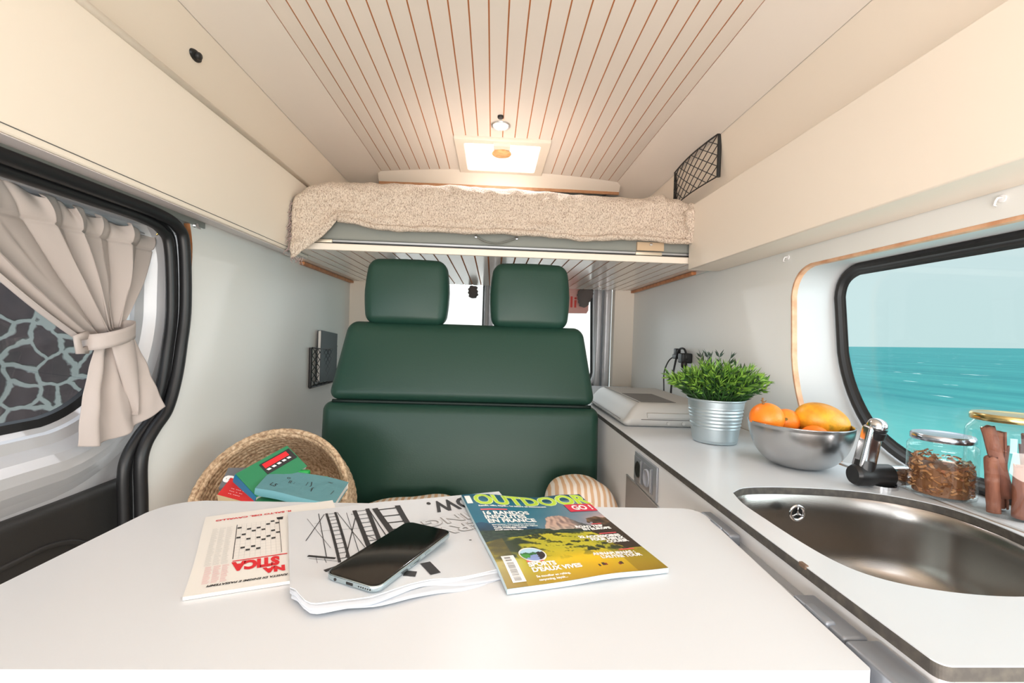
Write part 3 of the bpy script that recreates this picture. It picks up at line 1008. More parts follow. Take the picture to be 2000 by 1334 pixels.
def blank(u, v):
    x = -0.686 + (0.716 + 0.686) * u
    zt = topz(x); zh = hem(x)
    if x < -0.545:  # drape at the corner: hem falls lower towards the locker
        k = min(1, (-0.545 - x) / 0.13)
        zh = 1.377 + (1.238 - 1.377) * (k ** 0.85)
    yf = BY - 0.022
    if x > 0.66:
        yf -= 0.035 * ((x - 0.66) / 0.056)
    if x < -0.60:
        yf -= 0.020 * min(1, (-0.60 - x) / 0.05)
    R = 0.055
    L1, L2, L3 = 0.62, R * PI / 2, max(0.01, zt - R - zh)
    if v < 0.35:
        k = v / 0.35
        p = Vector((x, 2.45 + (yf + R - 2.45) * k, zt + 0.004 * math.sin(k * 9 + x * 5)))
    elif v < 0.55:
        a = (v - 0.35) / 0.20 * PI / 2
        p = Vector((x, yf + R - R * math.sin(a), zt - R + R * math.cos(a)))
    else:
        k = (v - 0.55) / 0.45
        p = Vector((x, yf + 0.006 * k, zt - R - L3 * k))
    if x > .50:
        p.z += 0.010 * math.exp(-((x - .585) / .035) ** 2) * (1 if v < .6 else 0)
    n1 = noise.noise(Vector((x * 5, p.z * 9, 1.3))) * 0.014
    n2 = noise.noise(Vector((x * 26, p.z * 40, 4.1))) * 0.0050
    wv = 0.004 * math.sin(x * 34 + 3 * noise.noise(Vector((x * 4, 0, 0)))) * max(0, (v - .6))
    d = n1 + n2 + wv
    lump = 0.016 * math.exp(-((v - 0.90) / 0.07) ** 2) * (0.55 + noise.noise(Vector((x * 9, 2, 0)))) + 0.010 * math.exp(-((v - 0.50) / 0.12) ** 2) * noise.noise(Vector((x * 6, 7, 0)))
    p.y -= (d + lump) * (1 if v > 0.36 else 0.2)
    p.z += (n1 + n2) * (0.6 if v < 0.6 else 0.35)
    if x > 0.62:
        q = (x - 0.62) / 0.1
        p.y -= 0.012 * q * (0.5 + 0.5 * math.sin(p.z * 90)) + 0.006 * noise.noise(Vector((x * 60, p.z * 60, 7)))
    return p


b = B(); b.grid(blank, 260, 90)
o = obj('blanket_sheet', b, blanket_m, t, smooth=True)
md = o.modifiers.new('t', 'SOLIDIFY'); md.thickness = 0.007; md.offset = -1
# rolled lower hem fold
b = B()
hp = []
for i in range(90):
    x = -0.54 + 1.22 * i / 89
    hp.append((x, BY - 0.022 - 0.003, hem(x) + 0.004))
rr = [0.0100 + 0.0045 * noise.noise(Vector((i * 0.3, 0, 5))) for i in range(90)]
b.tube(hp, rr, 10)
obj('rolled_hem', b, blanket_m, t, smooth=True)
# crumpled right end
b = B()


def crump(p, u, v):
    n = noise.noise(p * 22 + Vector((3, 1, 0)))
    return p * (1 + 0.30 * n)


b.sphere((0.688, BY - 0.022, 1.420), 1.0, 32, 28, sc=(0.030, 0.028, 0.072), fn=lambda p, u, v: p + Vector((noise.noise(p * 50), noise.noise(p * 50 + Vector((9, 0, 0))), 0)) * 0.012)
obj('crumpled_end', b, blanket_m, t, smooth=True)
b = B()
random.seed(3)
for i in range(34):
    k = i / 33
    z0 = 1.432 - 0.20 * k
    y0 = BY - 0.045
    x_ = -0.688 + random.uniform(-.003, .004)
    if i > 26:
        x_ = -0.69 + (i - 26) * 0.006; z0 = 1.243
    L = random.uniform(0.012, 0.034)
    ang = random.uniform(-0.5, 0.6)
    pts = []
    for q in range(5):
        s_ = q / 4
        pts.append((x_ - (0.012 if i <= 26 else 0) * s_ + 0.004 * math.sin(s_ * 6 + i), y0 + 0.012 * math.sin(i * 2.1 + s_ * 3) * s_ - 0.0, z0 - L * s_ + 0.006 * ang * s_))
    b.tube(pts, 0.0012, 5)
o = obj('fringe', b, M('fringe_yarn', (0.66, 0.58, 0.56), 0.9), t, smooth=True)

# ================================================================== STORAGE NETS
def net(name_label, P0, U, V, w, h, mat, cells, full_frame=False, sag=0.0, nrm=None):
    t = thing('storage_net', name_label, 'net pocket', P0)
    P0, U, V = Vector(P0), Vector(U).normalized(), Vector(V).normalized()
    N = nrm or U.cross(V).normalized()
    fr = B()
    def bar(a, c, r):
        fr.tube([P0 + U * a[0] + V * a[1] + N * .006, P0 + U * c[0] + V * c[1] + N * .006], r, 8)
    for (a_, c_, r_) in [((0, 0), (0, h), 0.007), ((w, 0), (w, h), 0.007)] + ([((0, 0), (w, 0), 0.006)] if full_frame else []):
        fr = B(); bar(a_, c_, r_)
        obj('frame_bar', fr, mat, t, smooth=True, angle=50)
    m = B()
    nx, nz = cells
    def P(a, c):
        s_ = sag * math.sin(PI * a / w) * (c / h) ** 2
        return P0 + U * a + V * (c - s_) + N * (0.012 + 0.012 * math.sin(PI * max(0, min(1, a / w))))
    dx = w / nx; dz = h / nz
    def line(a0, c0, a1, c1):
        pts = [P(a0 + (a1 - a0) * k / 3, c0 + (c1 - c0) * k / 3) for k in range(4)]
        m.tube(pts, 0.0016, 5, cap=False)
    for i in range(nx):
        for j in range(nz):
            if (i + j) % 2 == 0:
                line(i * dx, j * dz, (i + 1) * dx, (j + 1) * dz)
            else:
                line((i + 1) * dx, j * dz, i * dx, (j + 1) * dz)
    m.tube([P(w * k / 10, h) for k in range(11)], 0.0028, 6)
    m.tube([P(w * k / 10, 0) for k in range(11)], 0.0022, 6)
    obj('mesh_pocket', m, black_rub, t)
    return t


net('black elastic net pocket on the upper wall beside the bed', (0.752, 1.535, 1.562), (0, 1, 0.0), (-0.0, 0.0, 1), 0.375, 0.145, black_pl, (12, 8), nrm=Vector((-1, 0, 0)))
net('black net pocket with a notebook on the wall left of the bench', (-0.799, 2.055, 0.748), (0, 1, 0), (0, 0, 1), 0.32, 0.175, black_pl, (14, 10), full_frame=True, sag=0.01, nrm=Vector((1, 0, 0)))
t = thing('notebook', 'dark grey notebook standing in the net pocket beside the bench', 'book', (-0.785, 2.2, 0.77))
T = Matrix.Translation((-0.788, 2.115, 0.766)) @ Matrix.Rotation(math.radians(-4), 4, 'X') @ Matrix.Rotation(math.radians(-1), 4, 'Y')
b = B().box((0.0, 0.003, 0.002), (0.012, 0.215, 0.232), T=T); obj('pages', b, paper_w, t)
b = B().box((0.0125, 0, 0), (0.0145, 0.218, 0.235), T=T); b.box((-0.0025, 0, 0), (-0.0005, 0.218, 0.235), T=T); b.box((-0.0005, 0.2155, 0), (0.0125, 0.218, 0.235), T=T)
obj('cover', b, M('notebook_cover', (0.22, 0.24, 0.25), 0.5), t)

# ================================================================== BENCH
t = thing('bench_seat', 'dark green leather two-seat bench with two headrests', 'bench seat', (-0.08, 1.6, 0.0))


def cush(lo, hi, r, bulge, lean, taper=0.0, sag=0.0):
    lo, hi = Vector(lo), Vector(hi)
    c = (lo + hi) / 2
    h = hi - lo

    def fn(P, q):
        k = (P.z - lo.z) / h.z
        x = c.x + (P.x - c.x) * (1 - taper * k)
        f = bulge * max(0, (1 - q.x ** 4)) * max(0, (1 - q.z ** 2)) * (-q.y if q.y < 0 else 0)
        return (x, P.y + lean * k - f, P.z + sag * (1 - q.x ** 2) * (1 if q.z > 0.6 else 0))
    return B().rbox(lo, hi, r, 6, 12, fn)


bs = obj('lower_backrest', cush((-0.545, 1.475, 0.40), (0.362, 1.60, 0.770), 0.030, 0.014, 0.03), green_l, t, smooth=True)
ub = obj('upper_backrest', cush((-0.530, 1.500, 0.777), (0.350, 1.62, 1.036), 0.034, 0.012, 0.095, 0.075), green_l, t, smooth=True)


def headr(xa, xb):
    lo, hi = Vector((xa, 1.598, 1.026)), Vector((xb, 1.690, 1.262))
    c = (lo + hi) / 2

    def fn(P, q):
        k = q.z
        wx = 1.0 - 0.075 * (k - .0) ** 2 - 0.02 * max(0, k) - 0.0 * max(0, -k)
        f = 0.012 * (1 - q.x ** 2) * (1 - q.z ** 2)
        return (c.x + (P.x - c.x) * wx, P.y - f * (1 if q.y < 0 else 0) + 0.010 * (k + 1), P.z - 0.004 * q.x * q.x * (1 if k > 0 else -0.6))
    return B().rbox(lo, hi, 0.034, 6, 10, fn)


for xa, xb in ((-0.452, -0.158), (-0.014, 0.270)):
    h_ = obj('headrest', headr(xa, xb), green_l, t, smooth=True)
# seam piping
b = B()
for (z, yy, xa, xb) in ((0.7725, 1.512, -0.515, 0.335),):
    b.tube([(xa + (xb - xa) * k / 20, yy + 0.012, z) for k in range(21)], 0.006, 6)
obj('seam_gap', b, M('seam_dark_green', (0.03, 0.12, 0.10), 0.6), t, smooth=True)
obj('seat_cushion', cush((-0.545, 1.0, 0.25), (0.362, 1.50, 0.352), 0.03, 0.0, 0.0), green_l, t, smooth=True)
b = B().box((-0.79, 0.98, -0.098), (0.375, 1.72, 0.249)); b.box((-0.50, 1.64, 0.25), (0.30, 1.66, 0.95))
obj('seat_box', b, cream, t)
b = B().box((-0.79, 1.0, 0.25), (-0.55, 1.72, 0.33))
obj('side_shelf', b, cream, t)

# striped cushions on the seat
def pillow(name, label, c, sx, sy, sz, rot, seed):
    c = Vector(c)
    R_ = Matrix.Rotation(rot, 3, 'Z')

    def f(u, v):
        th, ph = 2 * PI * u, PI * v
        def se(x, e): return math.copysign(abs(x) ** e, x)
        p = Vector((se(math.sin(ph), .6) * se(math.cos(th), .6) * sx, se(math.sin(ph), .6) * se(math.sin(th), .6) * sy, -se(math.cos(ph), .9) * sz))
        p *= 1 + 0.16 * noise.noise(p * 9 + Vector((seed, 0, 0)))
        return R_ @ p + c
    b = B(); b.grid(f, 48, 28, closeu=True)
    return tag(obj(name, b, stripe_m, smooth=True), label, 'cushion')


pillow('striped_cushion', 'orange and white striped cushion against the bench beside the cabinet', (0.268, 1.34, 0.478), 0.100, 0.10, 0.115, 0.3, 2)
pillow('striped_cushion', 'flat orange and white striped cushion in the middle of the bench', (-0.22, 1.33, 0.440), 0.17, 0.10, 0.082, 0.1, 8)

# ================================================================== BASKET
nrm = Vector((0.03, -0.80, 0.60)).normalized()
bc = Vector((-0.528, 1.135, 0.588))
zax = nrm; xax = Vector((1, 0, 0)); xax = (xax - zax * xax.dot(zax)).normalized(); yax = zax.cross(xax)
TB = Matrix.Translation(bc) @ Matrix((xax, yax, zax)).transposed().to_4x4()
t = thing('woven_basket', 'round woven seagrass basket tipped towards the table, full of books', 'basket', (-0.523, 1.2, 0.42))
b = B()
prof = []
nr = 15
for i in range(nr * 6 + 1):
    k = i / (nr * 6)
    z = -0.23 * k
    r = 0.176 + 0.012 * math.sin(k * PI * 0.9) - 0.045 * k ** 2
    prof.append((r - 0.010 + 0.0025 * abs(math.sin(i / 6 * PI)) * -1, z))
prof += [(0.12, -0.232), (0.06, -0.233), (0.0, -0.233)]
outer = [(r + 0.014 + (0.004 * abs(math.sin(i / 6 * PI))), z - 0.002) for i, (r, z) in enumerate(prof[:nr * 6 + 1])]
allp = list(reversed(outer)) + [(0.181, 0.004), (0.175, 0.006), (0.169, 0.003)] + prof
allp = [(0.0, -0.238), (0.10, -0.238)] + allp


def bsk(u, v):
    i = min(len(allp) - 1, int(round(v * (len(allp) - 1))))
    r, z = allp[i]
    a = 2 * PI * u
    r *= 1 + 0.012 * math.sin(3 * a + 1) + 0.006 * math.sin(u * 2 * PI * 60 + i * 1.3)
    return TB @ Vector((r * math.cos(a), r * math.sin(a), z + 0.004 * math.sin(2 * a)))


b.grid(bsk, 240, len(allp) - 1, closeu=True)
obj('basket_body', b, basket_m, t, smooth=True)
b = B()
b.tube([TB @ Vector((0.177 * (1 + 0.012 * math.sin(3 * a + 1)) * math.cos(a), 0.177 * (1 + 0.012 * math.sin(3 * a + 1)) * math.sin(a), 0.004 + 0.004 * math.sin(2 * a) + 0.001 * math.sin(a * 50))) for a in [2 * PI * k / 150 for k in range(151)]], 0.0075, 8)
obj('rim', b, basket_m, t, smooth=True)


# books in the basket: near-left, near-right, far-left corner and thickness
def book(name, label, nl, nr_, fl, th, cover, spine=None, pages=True, letters=None, cat='book', lettermat=None, wav=0.0):
    nl, nr_, fl = Vector(nl), Vector(nr_), Vector(fl)
    U = nr_ - nl; V = fl - nl
    V = V - U * (V.dot(U) / U.dot(U))
    N = U.cross(V).normalized()
    if N.z < 0:
        N = -N
    t = thing(name, label, cat, tuple(nl + U * .5 + V * .5 - N * th))
    def P(u, v, h): return nl + U * u + V * v + N * (h + wav * math.sin(u * 7 + v * 3))
    b = B()
    b.grid(lambda u, v: P(u, v, 0), 12, 8); b.grid(lambda u, v: P(u, v, -0.0012), 12, 8)
    b.grid(lambda u, v: P(u, 0, -0.0012 * v), 12, 1); b.grid(lambda u, v: P(u, 1, -0.0012 * v), 12, 1)
    b.grid(lambda u, v: P(0, u, -0.0012 * v), 8, 1); b.grid(lambda u, v: P(1, u, -0.0012 * v), 8, 1)
    b.grid(lambda u, v: P(u, v, -th), 12, 8)
    obj('cover', b, cover, t)
    b = B(); b.grid(lambda u, v: P(u, -0.004 - 0.02 * math.sin(v * PI), -th * v), 12, 6)
    obj('spine', b, spine or cover, t, smooth=True)
    b = B()
    b.grid(lambda u, v: P(0.01, u * .98, -0.001 - (th - .002) * v), 8, 2); b.grid(lambda u, v: P(0.99, u * .98, -0.001 - (th - .002) * v), 8, 2); b.grid(lambda u, v: P(u, .98, -0.001 - (th - .002) * v), 12, 2)
    obj('pages', b, paper_w, t)
    if letters:
        b = B()
        L, H = U.length, V.length
        for (s_, sz, u, v, rot, bold) in letters:
            put_text(b, s_, sz, 0, 0, lambda x, y, h, u=u, v=v: P(u + x / L, v + y / H, 0.0006), rot=rot, bold=bold)
        obj('cover_print', b, lettermat or ink, t)
    return t, P


teal_c = M('teal_cover', (0.36, 0.55, 0.57), 0.6, bump=(25, 0.4, 0.01))
teal_s = M('teal_spine', (0.44, 0.66, 0.70), 0.6)
book('hardback_book', 'worn teal book lying on top in the basket', (-0.512, 1.035, 0.648), (-0.338, 1.035, 0.616), (-0.498, 1.118, 0.669), 0.020, teal_c, teal_s,
     letters=[('ll :', .016, .30, .45, 0.1, 0), ('/ J', .018, .52, .5, 0.3, 0), ('L5', .016, .12, .2, -.2, 0), ('o', .016, .24, .62, 0, 0), ('f', .02, .62, .3, .2, 0), ('/', .02, .88, .3, .1, 0), ('~', .02, .76, .7, 0, 0)], wav=0.002)
bg = M('blue_cover', (0.10, 0.50, 0.66), 0.4)
gc = M('green_cover', (0.16, 0.50, 0.33), 0.4)
tb, PP = book('guide_book', 'green book with blue spine and red and black front in the basket', (-0.566, 1.055, 0.672), (-0.508, 1.035, 0.628), (-0.470, 1.150, 0.690), 0.046, gc, bg)
b = B()
b.add([PP(.12, .38, .0008), PP(.55, .38, .0008), PP(.55, .98, .0008), PP(.12, .98, .0008)], [(0, 1, 2, 3)]); obj('black_field', b, ink, tb)
b = B()
b.add([PP(.16, .42, .0012), PP(.34, .42, .0012), PP(.34, .9, .0012), PP(.16, .9, .0012)], [(0, 1, 2, 3)]); obj('red_field', b, ink_r, tb)
b = B()
for k in range(5):
    b.add([PP(.38, .42 + k * .1, .0012), PP(.45, .44 + k * .1, .0012), PP(.45, .50 + k * .1, .0012), PP(.38, .48 + k * .1, .0012)], [(0, 1, 2, 3)])
obj('white_print', b, white_i, tb)
book('paperback_book', 'blue and green paperback under the teal book in the basket', (-0.510, 1.020, 0.618), (-0.40, 1.025, 0.600), (-0.50, 1.12, 0.63), 0.022, gc, bg)
book('red_book', 'red book with cream page block at the basket front', (-0.593, 1.035, 0.632), (-0.515, 1.035, 0.612), (-0.560, 1.075, 0.650), 0.035, M('red_cover', (0.78, 0.16, 0.16), 0.45), M('cream_block', (0.83, 0.74, 0.58), 0.7),
     letters=[('-- --- -', .012, .2, .42, .0, 0), ('--- - --', .012, .2, .28, .0, 0), ('-- ----', .012, .22, .14, .0, 0)], lettermat=ink_p)
tgb, PG = book('grey_magazine', 'grey rolled magazine with white letter e at basket left', (-0.602, 1.055, 0.640), (-0.555, 1.06, 0.640), (-0.606, 1.10, 0.672), 0.012, M('grey_cover', (0.42, 0.43, 0.44), 0.5),
     letters=[('e', .040, .38, .22, PI / 2 - 0.2, .0015)], lettermat=white_i, cat='magazine')
b = B()
for q, (x_, z_, w_) in enumerate(((-0.44, 0.668, .03),)):
    b.rbox((-0.474, 1.12, 0.58), (-0.430, 1.135, 0.662), 0.004, 2, 2)
tag(obj('green_booklet', b, M('bright_green', (0.10, 0.62, 0.28), 0.5), smooth=True), 'bright green booklet edge behind the teal book', 'booklet')
b = B().rbox((-0.410, 1.12, 0.57), (-0.386, 1.132, 0.648), 0.004, 2, 2)
tag(obj('green_booklet', b, M('mid_green', (0.14, 0.55, 0.25), 0.5), smooth=True), 'green card edge at the right of the basket', 'booklet')

# ================================================================== TABLE
TZ = 0.715
t = thing('dining_table', 'white laminate table with rounded back corners', 'table', (-0.08, 0.58, 0.0))
loop = rloop([(-0.525, 0.390), (0.345, 0.390), (0.362, 0.773), (-0.515, 0.773)], [0.006, 0.004, 0.030, 0.055], 8)
b = plate(loop, [], lambda a, c, d: (a, c, TZ - d), 0.026)
bevel(obj('tabletop', b, white_top, t), 0.0015)
b = B(); b.box((-0.50, 0.60, -0.098), (-0.46, 0.64, TZ - .0265)) if False else b.tube([(-0.30, 0.60, -0.098), (-0.30, 0.60, TZ - .027)], 0.025, 16)
obj('leg', b, alu, t, smooth=True, angle=40)
b = B().box((0.25, 0.42, TZ - .045), (0.35, 0.74, TZ - .0265)); obj('edge_batten', b, white_top, t)
# brackets hooking over the rail
for (ya, yb) in ((0.668, 0.762), (0.434, 0.512)):
    b = B()
    b.rbox((0.3525 + (0.008 if ya > .6 else 0.0), ya, TZ - 0.020), (0.3795, yb, TZ + 0.000), 0.004, 3, 3)
    b.rbox((0.350 + (0.008 if ya > .6 else 0.0), ya + .02, TZ - 0.006), (0.362, ya + .055, TZ + 0.003), 0.003, 2, 2)
    obj('hook_bracket', b, alu_b, t, smooth=True)
t = thing('wall_rail', 'aluminium rail on the cabinet front carrying the table', 'rail', (0.38, 0.6, 0.69))
b = B().box((0.372, 0.405, TZ - .030), (0.3865, 0.80, TZ - .016)); b.box((0.366, 0.405, TZ - .024), (0.370, 0.80, TZ - .012)); b.box((0.366, 0.405, TZ - .030), (0.374, 0.80, TZ - .026))
bevel(obj('rail_profile', b, alu, t), 0.001)
b = B(); b.rbox((0.3505, 0.366, TZ - .040), (0.3860, 0.431, TZ + .001), 0.004, 3, 3)
obj('end_cap', b, alu_b, t, smooth=True)

# ================================================================== KITCHEN
KZ = 0.735
sink_pts = [(0.436, 0.800), (0.470, 0.827), (0.52, 0.836), (0.581, 0.836), (0.645, 0.829), (0.701, 0.813), (0.745, 0.785), (0.775, 0.745), (0.783, 0.69), (0.775, 0.626),
            (0.752, 0.56), (0.71, 0.51), (0.65, 0.482), (0.59, 0.474), (0.535, 0.477), (0.487, 0.490), (0.452, 0.512), (0.433, 0.545), (0.425, 0.60), (0.423, 0.68), (0.424, 0.745)]
sl_ = smooth_path(sink_pts + [sink_pts[0]], 4)[:-1]
sl_ = [tuple(p) for p in sl_]
t = thing('worktop', 'white kitchen worktop with dark edge and sink cut-out', 'worktop', (0.6, 1.0, KZ - .014))
ct = rloop([(0.385, 0.368), (0.789, 0.368), (0.789, 2.59), (0.385, 2.59)], [0.010, 0, 0, 0])
b = plate(ct, [sl_], lambda a, c, d: (a, c, KZ - d), 0.0012)
obj('white_surface', b, counter_m, t)
b = plate(ct, [sl_], lambda a, c, d: (a, c, KZ - 0.0013 - d), 0.0125)
obj('dark_core', b, edge_m, t)
b = B().box((0.7892, -0.3, KZ - .012), (0.80, 2.59, KZ - .002))
obj('back_strip', b, M('joint_strip', (0.62, 0.56, 0.50), 0.6), t)
b = B().rbox((0.383, 0.534, KZ - .004), (0.388, 0.546, KZ + .0015), 0.001, 1, 1)
obj('edge_chip', b, M('chip_brown', (0.45, 0.36, 0.30), 0.8), t)
# window sill continuing to the glass
b = B().box((0.8005, -0.3, KZ - .012), (0.915, 1.14, KZ + .0012))
struct(obj('trim_11', b, counter_m), 'sill between worktop and window')

t = thing('kitchen_cabinet', 'white kitchen cabinet under the worktop', 'cabinet', (0.6, 1.2, -0.1))
b = B()
b.box((0.3875, 0.372, -0.098), (0.401, 2.59, KZ - .0142))
b.box((0.402, 0.372, -0.098), (0.798, 0.385, KZ - .0142))
obj('carcass', b, white_body, t)
b = B().box((0.3835, 1.020, 0.30), (0.3873, 1.262, 0.624))
dd = obj('flap_door', bevel(obj('tmp', b, M('taupe_flap', (0.56, 0.54, 0.53), 0.5)), 0.001).data and b, M('taupe_flap2', (0.56, 0.54, 0.53), 0.5), t)
bpy.data.objects.remove(bpy.data.objects['tmp'])
b = B().box((0.3832, 1.018, 0.6245), (0.3873, 1.264, 0.6275)); obj('flap_edge', b, alu, dd)
b = B(); b.tube([(0.3834, 1.065, 0.590), (0.379, 1.065, 0.590)], 0.011, 16); b.box((0.377, 1.0625, 0.578), (0.379, 1.0675, 0.602)); obj('lock', b, chrome, dd, smooth=True, angle=40)

t = thing('power_socket', 'grey twin power socket panel in the cabinet front', 'socket', (0.385, 1.11, 0.67))
b = B().rbox((0.3815, 1.028, 0.632), (0.3873, 1.188, 0.712), 0.002, 2, 2); obj('frame', b, M('grey_metal_frame', (0.60, 0.61, 0.63), 0.35, 0.3), t, smooth=True)
for (yc, black) in ((1.153, True), (1.082, False)):
    b = B().rbox((0.3792, yc - .030, 0.642), (0.3813, yc + .030, 0.702), 0.001, 2, 2)
    f = obj('socket_insert', b, M('grey_insert', (0.50, 0.51, 0.53), 0.35), t, smooth=True)
    T = Matrix.Translation((0.3792, yc, 0.672)) @ Matrix.Rotation(-PI / 2, 4, 'Y')
    b = B()
    if black:
        b.lathe([(0.021, 0), (0.020, 0.0014), (0.017, 0.0005), (0.004, 0.0006), (0, 0.0012)], n=28, T=T); obj('socket_well', b, black_pl, f, smooth=True)
    else:
        b.lathe([(0.021, 0), (0.021, 0.004), (0.018, 0.005), (0.017, 0.001), (0, 0.001)], n=28, T=T); obj('round_cover', b, M('light_cover', (0.62, 0.63, 0.66), 0.35), f, smooth=True)
    b = B().box((0.3765, yc - .0265, 0.645), (0.379, yc - .0235, 0.700)); obj('bright_edge', b, alu, f)

# sink
t = thing('kitchen_sink', 'undermount brushed steel sink with rounded outline', 'sink', (0.6, 0.66, 0.58))
cx_, cy_ = 0.600, 0.655
b = B()
lev = [(1.0, 0.0), (0.985, -0.006), (0.975, -0.03), (0.965, -0.09), (0.93, -0.118), (0.86, -0.132), (0.6, -0.138), (0.25, -0.142), (0.10, -0.143)]
ns = len(sl_)
for (s_, dz) in lev:
    b.v += [Vector((cx_ + (p[0] - cx_) * s_ * (1.01 if s_ == 1 else 1), cy_ + (p[1] - cy_) * s_, KZ - .0141 + dz)) for p in sl_]
for k in range(len(lev) - 1):
    for i in range(ns):
        a, c = k * ns + i, k * ns + (i + 1) % ns
        b.f.append((a, c, c + ns, a + ns)); b.c.append(None)
o = obj('basin', b, steel, t, smooth=True)
b = B(); b.lathe([(0.04, 0.0), (0.034, -0.004), (0.026, -0.003), (0.0, -0.006)], (cx_, cy_, KZ - .0141 - 0.139), 32)
obj('drain', b, chrome, t, smooth=True)
ov = obj('overflow_ring', B().lathe([(0.010, -0.0005), (0.0115, 0.002), (0.0145, 0.002), (0.0155, 0)], n=28, T=Matrix.Translation((0.5585, 0.8040, 0.6985)) @ Matrix.Rotation(math.radians(92), 4, 'X')), chrome, t, smooth=True)
TT = Matrix.Translation((0.5585, 0.8045, 0.6985)) @ Matrix.Rotation(math.radians(92), 4, 'X')
b = B().lathe([(0.011, -0.0002), (0.0, -0.0002)], n=20, T=TT); obj('overflow_hole', b, black_pl, t)
b = B()
for k in range(3):
    a = PI / 2 + k * 2 * PI / 3
    b.tube([TT @ Vector((0, 0, 0.0014)), TT @ Vector((0.012 * math.cos(a), 0.012 * math.sin(a), 0.0014))], 0.0014, 6)
b.lathe([(0.0035, 0.002), (0.0, 0.003)], n=14, T=TT)
obj('overflow_spokes', b, chrome, t, smooth=True)

# faucet
t = thing('faucet', 'folding black and chrome faucet behind the sink', 'faucet', (0.75, 0.86, KZ))
A0, A1, A2 = Vector((0.697, 0.848, 0.7575)), Vector((0.766, 0.848, 0.7575)), Vector((0.799, 0.848, 0.7575))
b = B(); b.tube([A0 + Vector((-.003, 0, 0)), A0 + Vector((.002, 0, 0)), A0 + Vector((.005, 0, 0)), A0.lerp(A1, .5), A1], [0.0165, 0.0195, 0.0205, 0.0205, 0.0205], 28)
b.tube([A0 + Vector((.018, 0, 0.004)), A0 + Vector((.021, 0, .028))], [0.0185, 0.0165], 24)
obj('joint_body', b, M('satin_black', (0.09, 0.09, 0.095), 0.33), t, smooth=True, angle=40)
b = B(); b.tube([A1, A2, A2 + Vector((.001, 0, 0))], [0.0185, 0.0185, 0.0165], 28); b.tube([Vector((.752, .848, KZ)), Vector((.752, .848, KZ + .006))], 0.026, 28)
obj('chrome_end', b, chrome, t, smooth=True, angle=40)
b = B()
b.rbox((-0.0155, -0.0125, 0), (0.0155, 0.0125, 0.085), 0.006, 4, 4, fn=lambda P, q: (P.x * (1 - .06 * q.z), P.y * (1 - .1 * q.z), P.z),
       T=Matrix.Translation((0.716, 0.850, 0.768)) @ Matrix.Rotation(math.radians(9), 4, 'Y') @ Matrix.Rotation(math.radians(4), 4, 'X'))
obj('spout', b, chrome, t, smooth=True)
T = Matrix.Translation((0.7325, 0.845, 0.8400)) @ Matrix.Rotation(math.radians(16), 4, 'X') @ Matrix.Rotation(math.radians(6), 4, 'Y')
b = B(); b.lathe([(0.0, -0.012), (0.0150, -0.012), (0.0175, -0.009), (0.0180, 0.004), (0.0165, 0.005), (0.0165, 0.007), (0.0175, 0.008), (0.0172, 0.011), (0.0, 0.012)], n=32, T=T)
obj('spout_ring', b, M('satin_black2', (0.09, 0.09, 0.095), 0.3), t, smooth=True, angle=35)
b = B(); b.lathe([(0.0165, 0.0115), (0.0162, 0.016), (0.0145, 0.0215), (0.010, 0.0255), (0.004, 0.0275), (0, 0.0278)], n=32, T=T)
obj('spout_cap', b, chrome, t, smooth=True)


# jars
def jar(label, c, r, h, neck, lid_mat, lid_r, lid_z, bead=False):
    t = thing('glass_jar', label, 'jar', (c[0], c[1], KZ + .0014))
    z0 = KZ + .0014
    if bead:
        pr = [(0, 0), (r * .86, 0), (r * .98, .003), (r, .008), (r, h * .62), (r * 1.0, h * .70), (r * .97, h * .72), (r * 1.0, h * .735), (r * 1.0, h * .80), (r * .94, h * .845), (neck, h * .86), (neck, h * .93)]
    else:
        pr = [(0, 0), (r * .84, 0), (r * .97, .004), (r, .012), (r, h * .78), (r * .97, h * .83), (r * .88, h * .88), (neck, h * .905), (neck, h * .95)]
    b = B(); b.lathe(pr, (c[0], c[1], z0), 56)
    o = obj('glass', b, jar_m, t, smooth=True)
    b = B(); b.lathe([(lid_r - .001, 0), (lid_r, .001), (lid_r, .009), (lid_r - .002, .0115), (lid_r - .008, .0115), (lid_r - .010, .0105), (0, .0105)], (c[0], c[1], z0 + lid_z), 56)
    obj('lid', b, lid_mat, t, smooth=True, angle=50)
    return t, z0


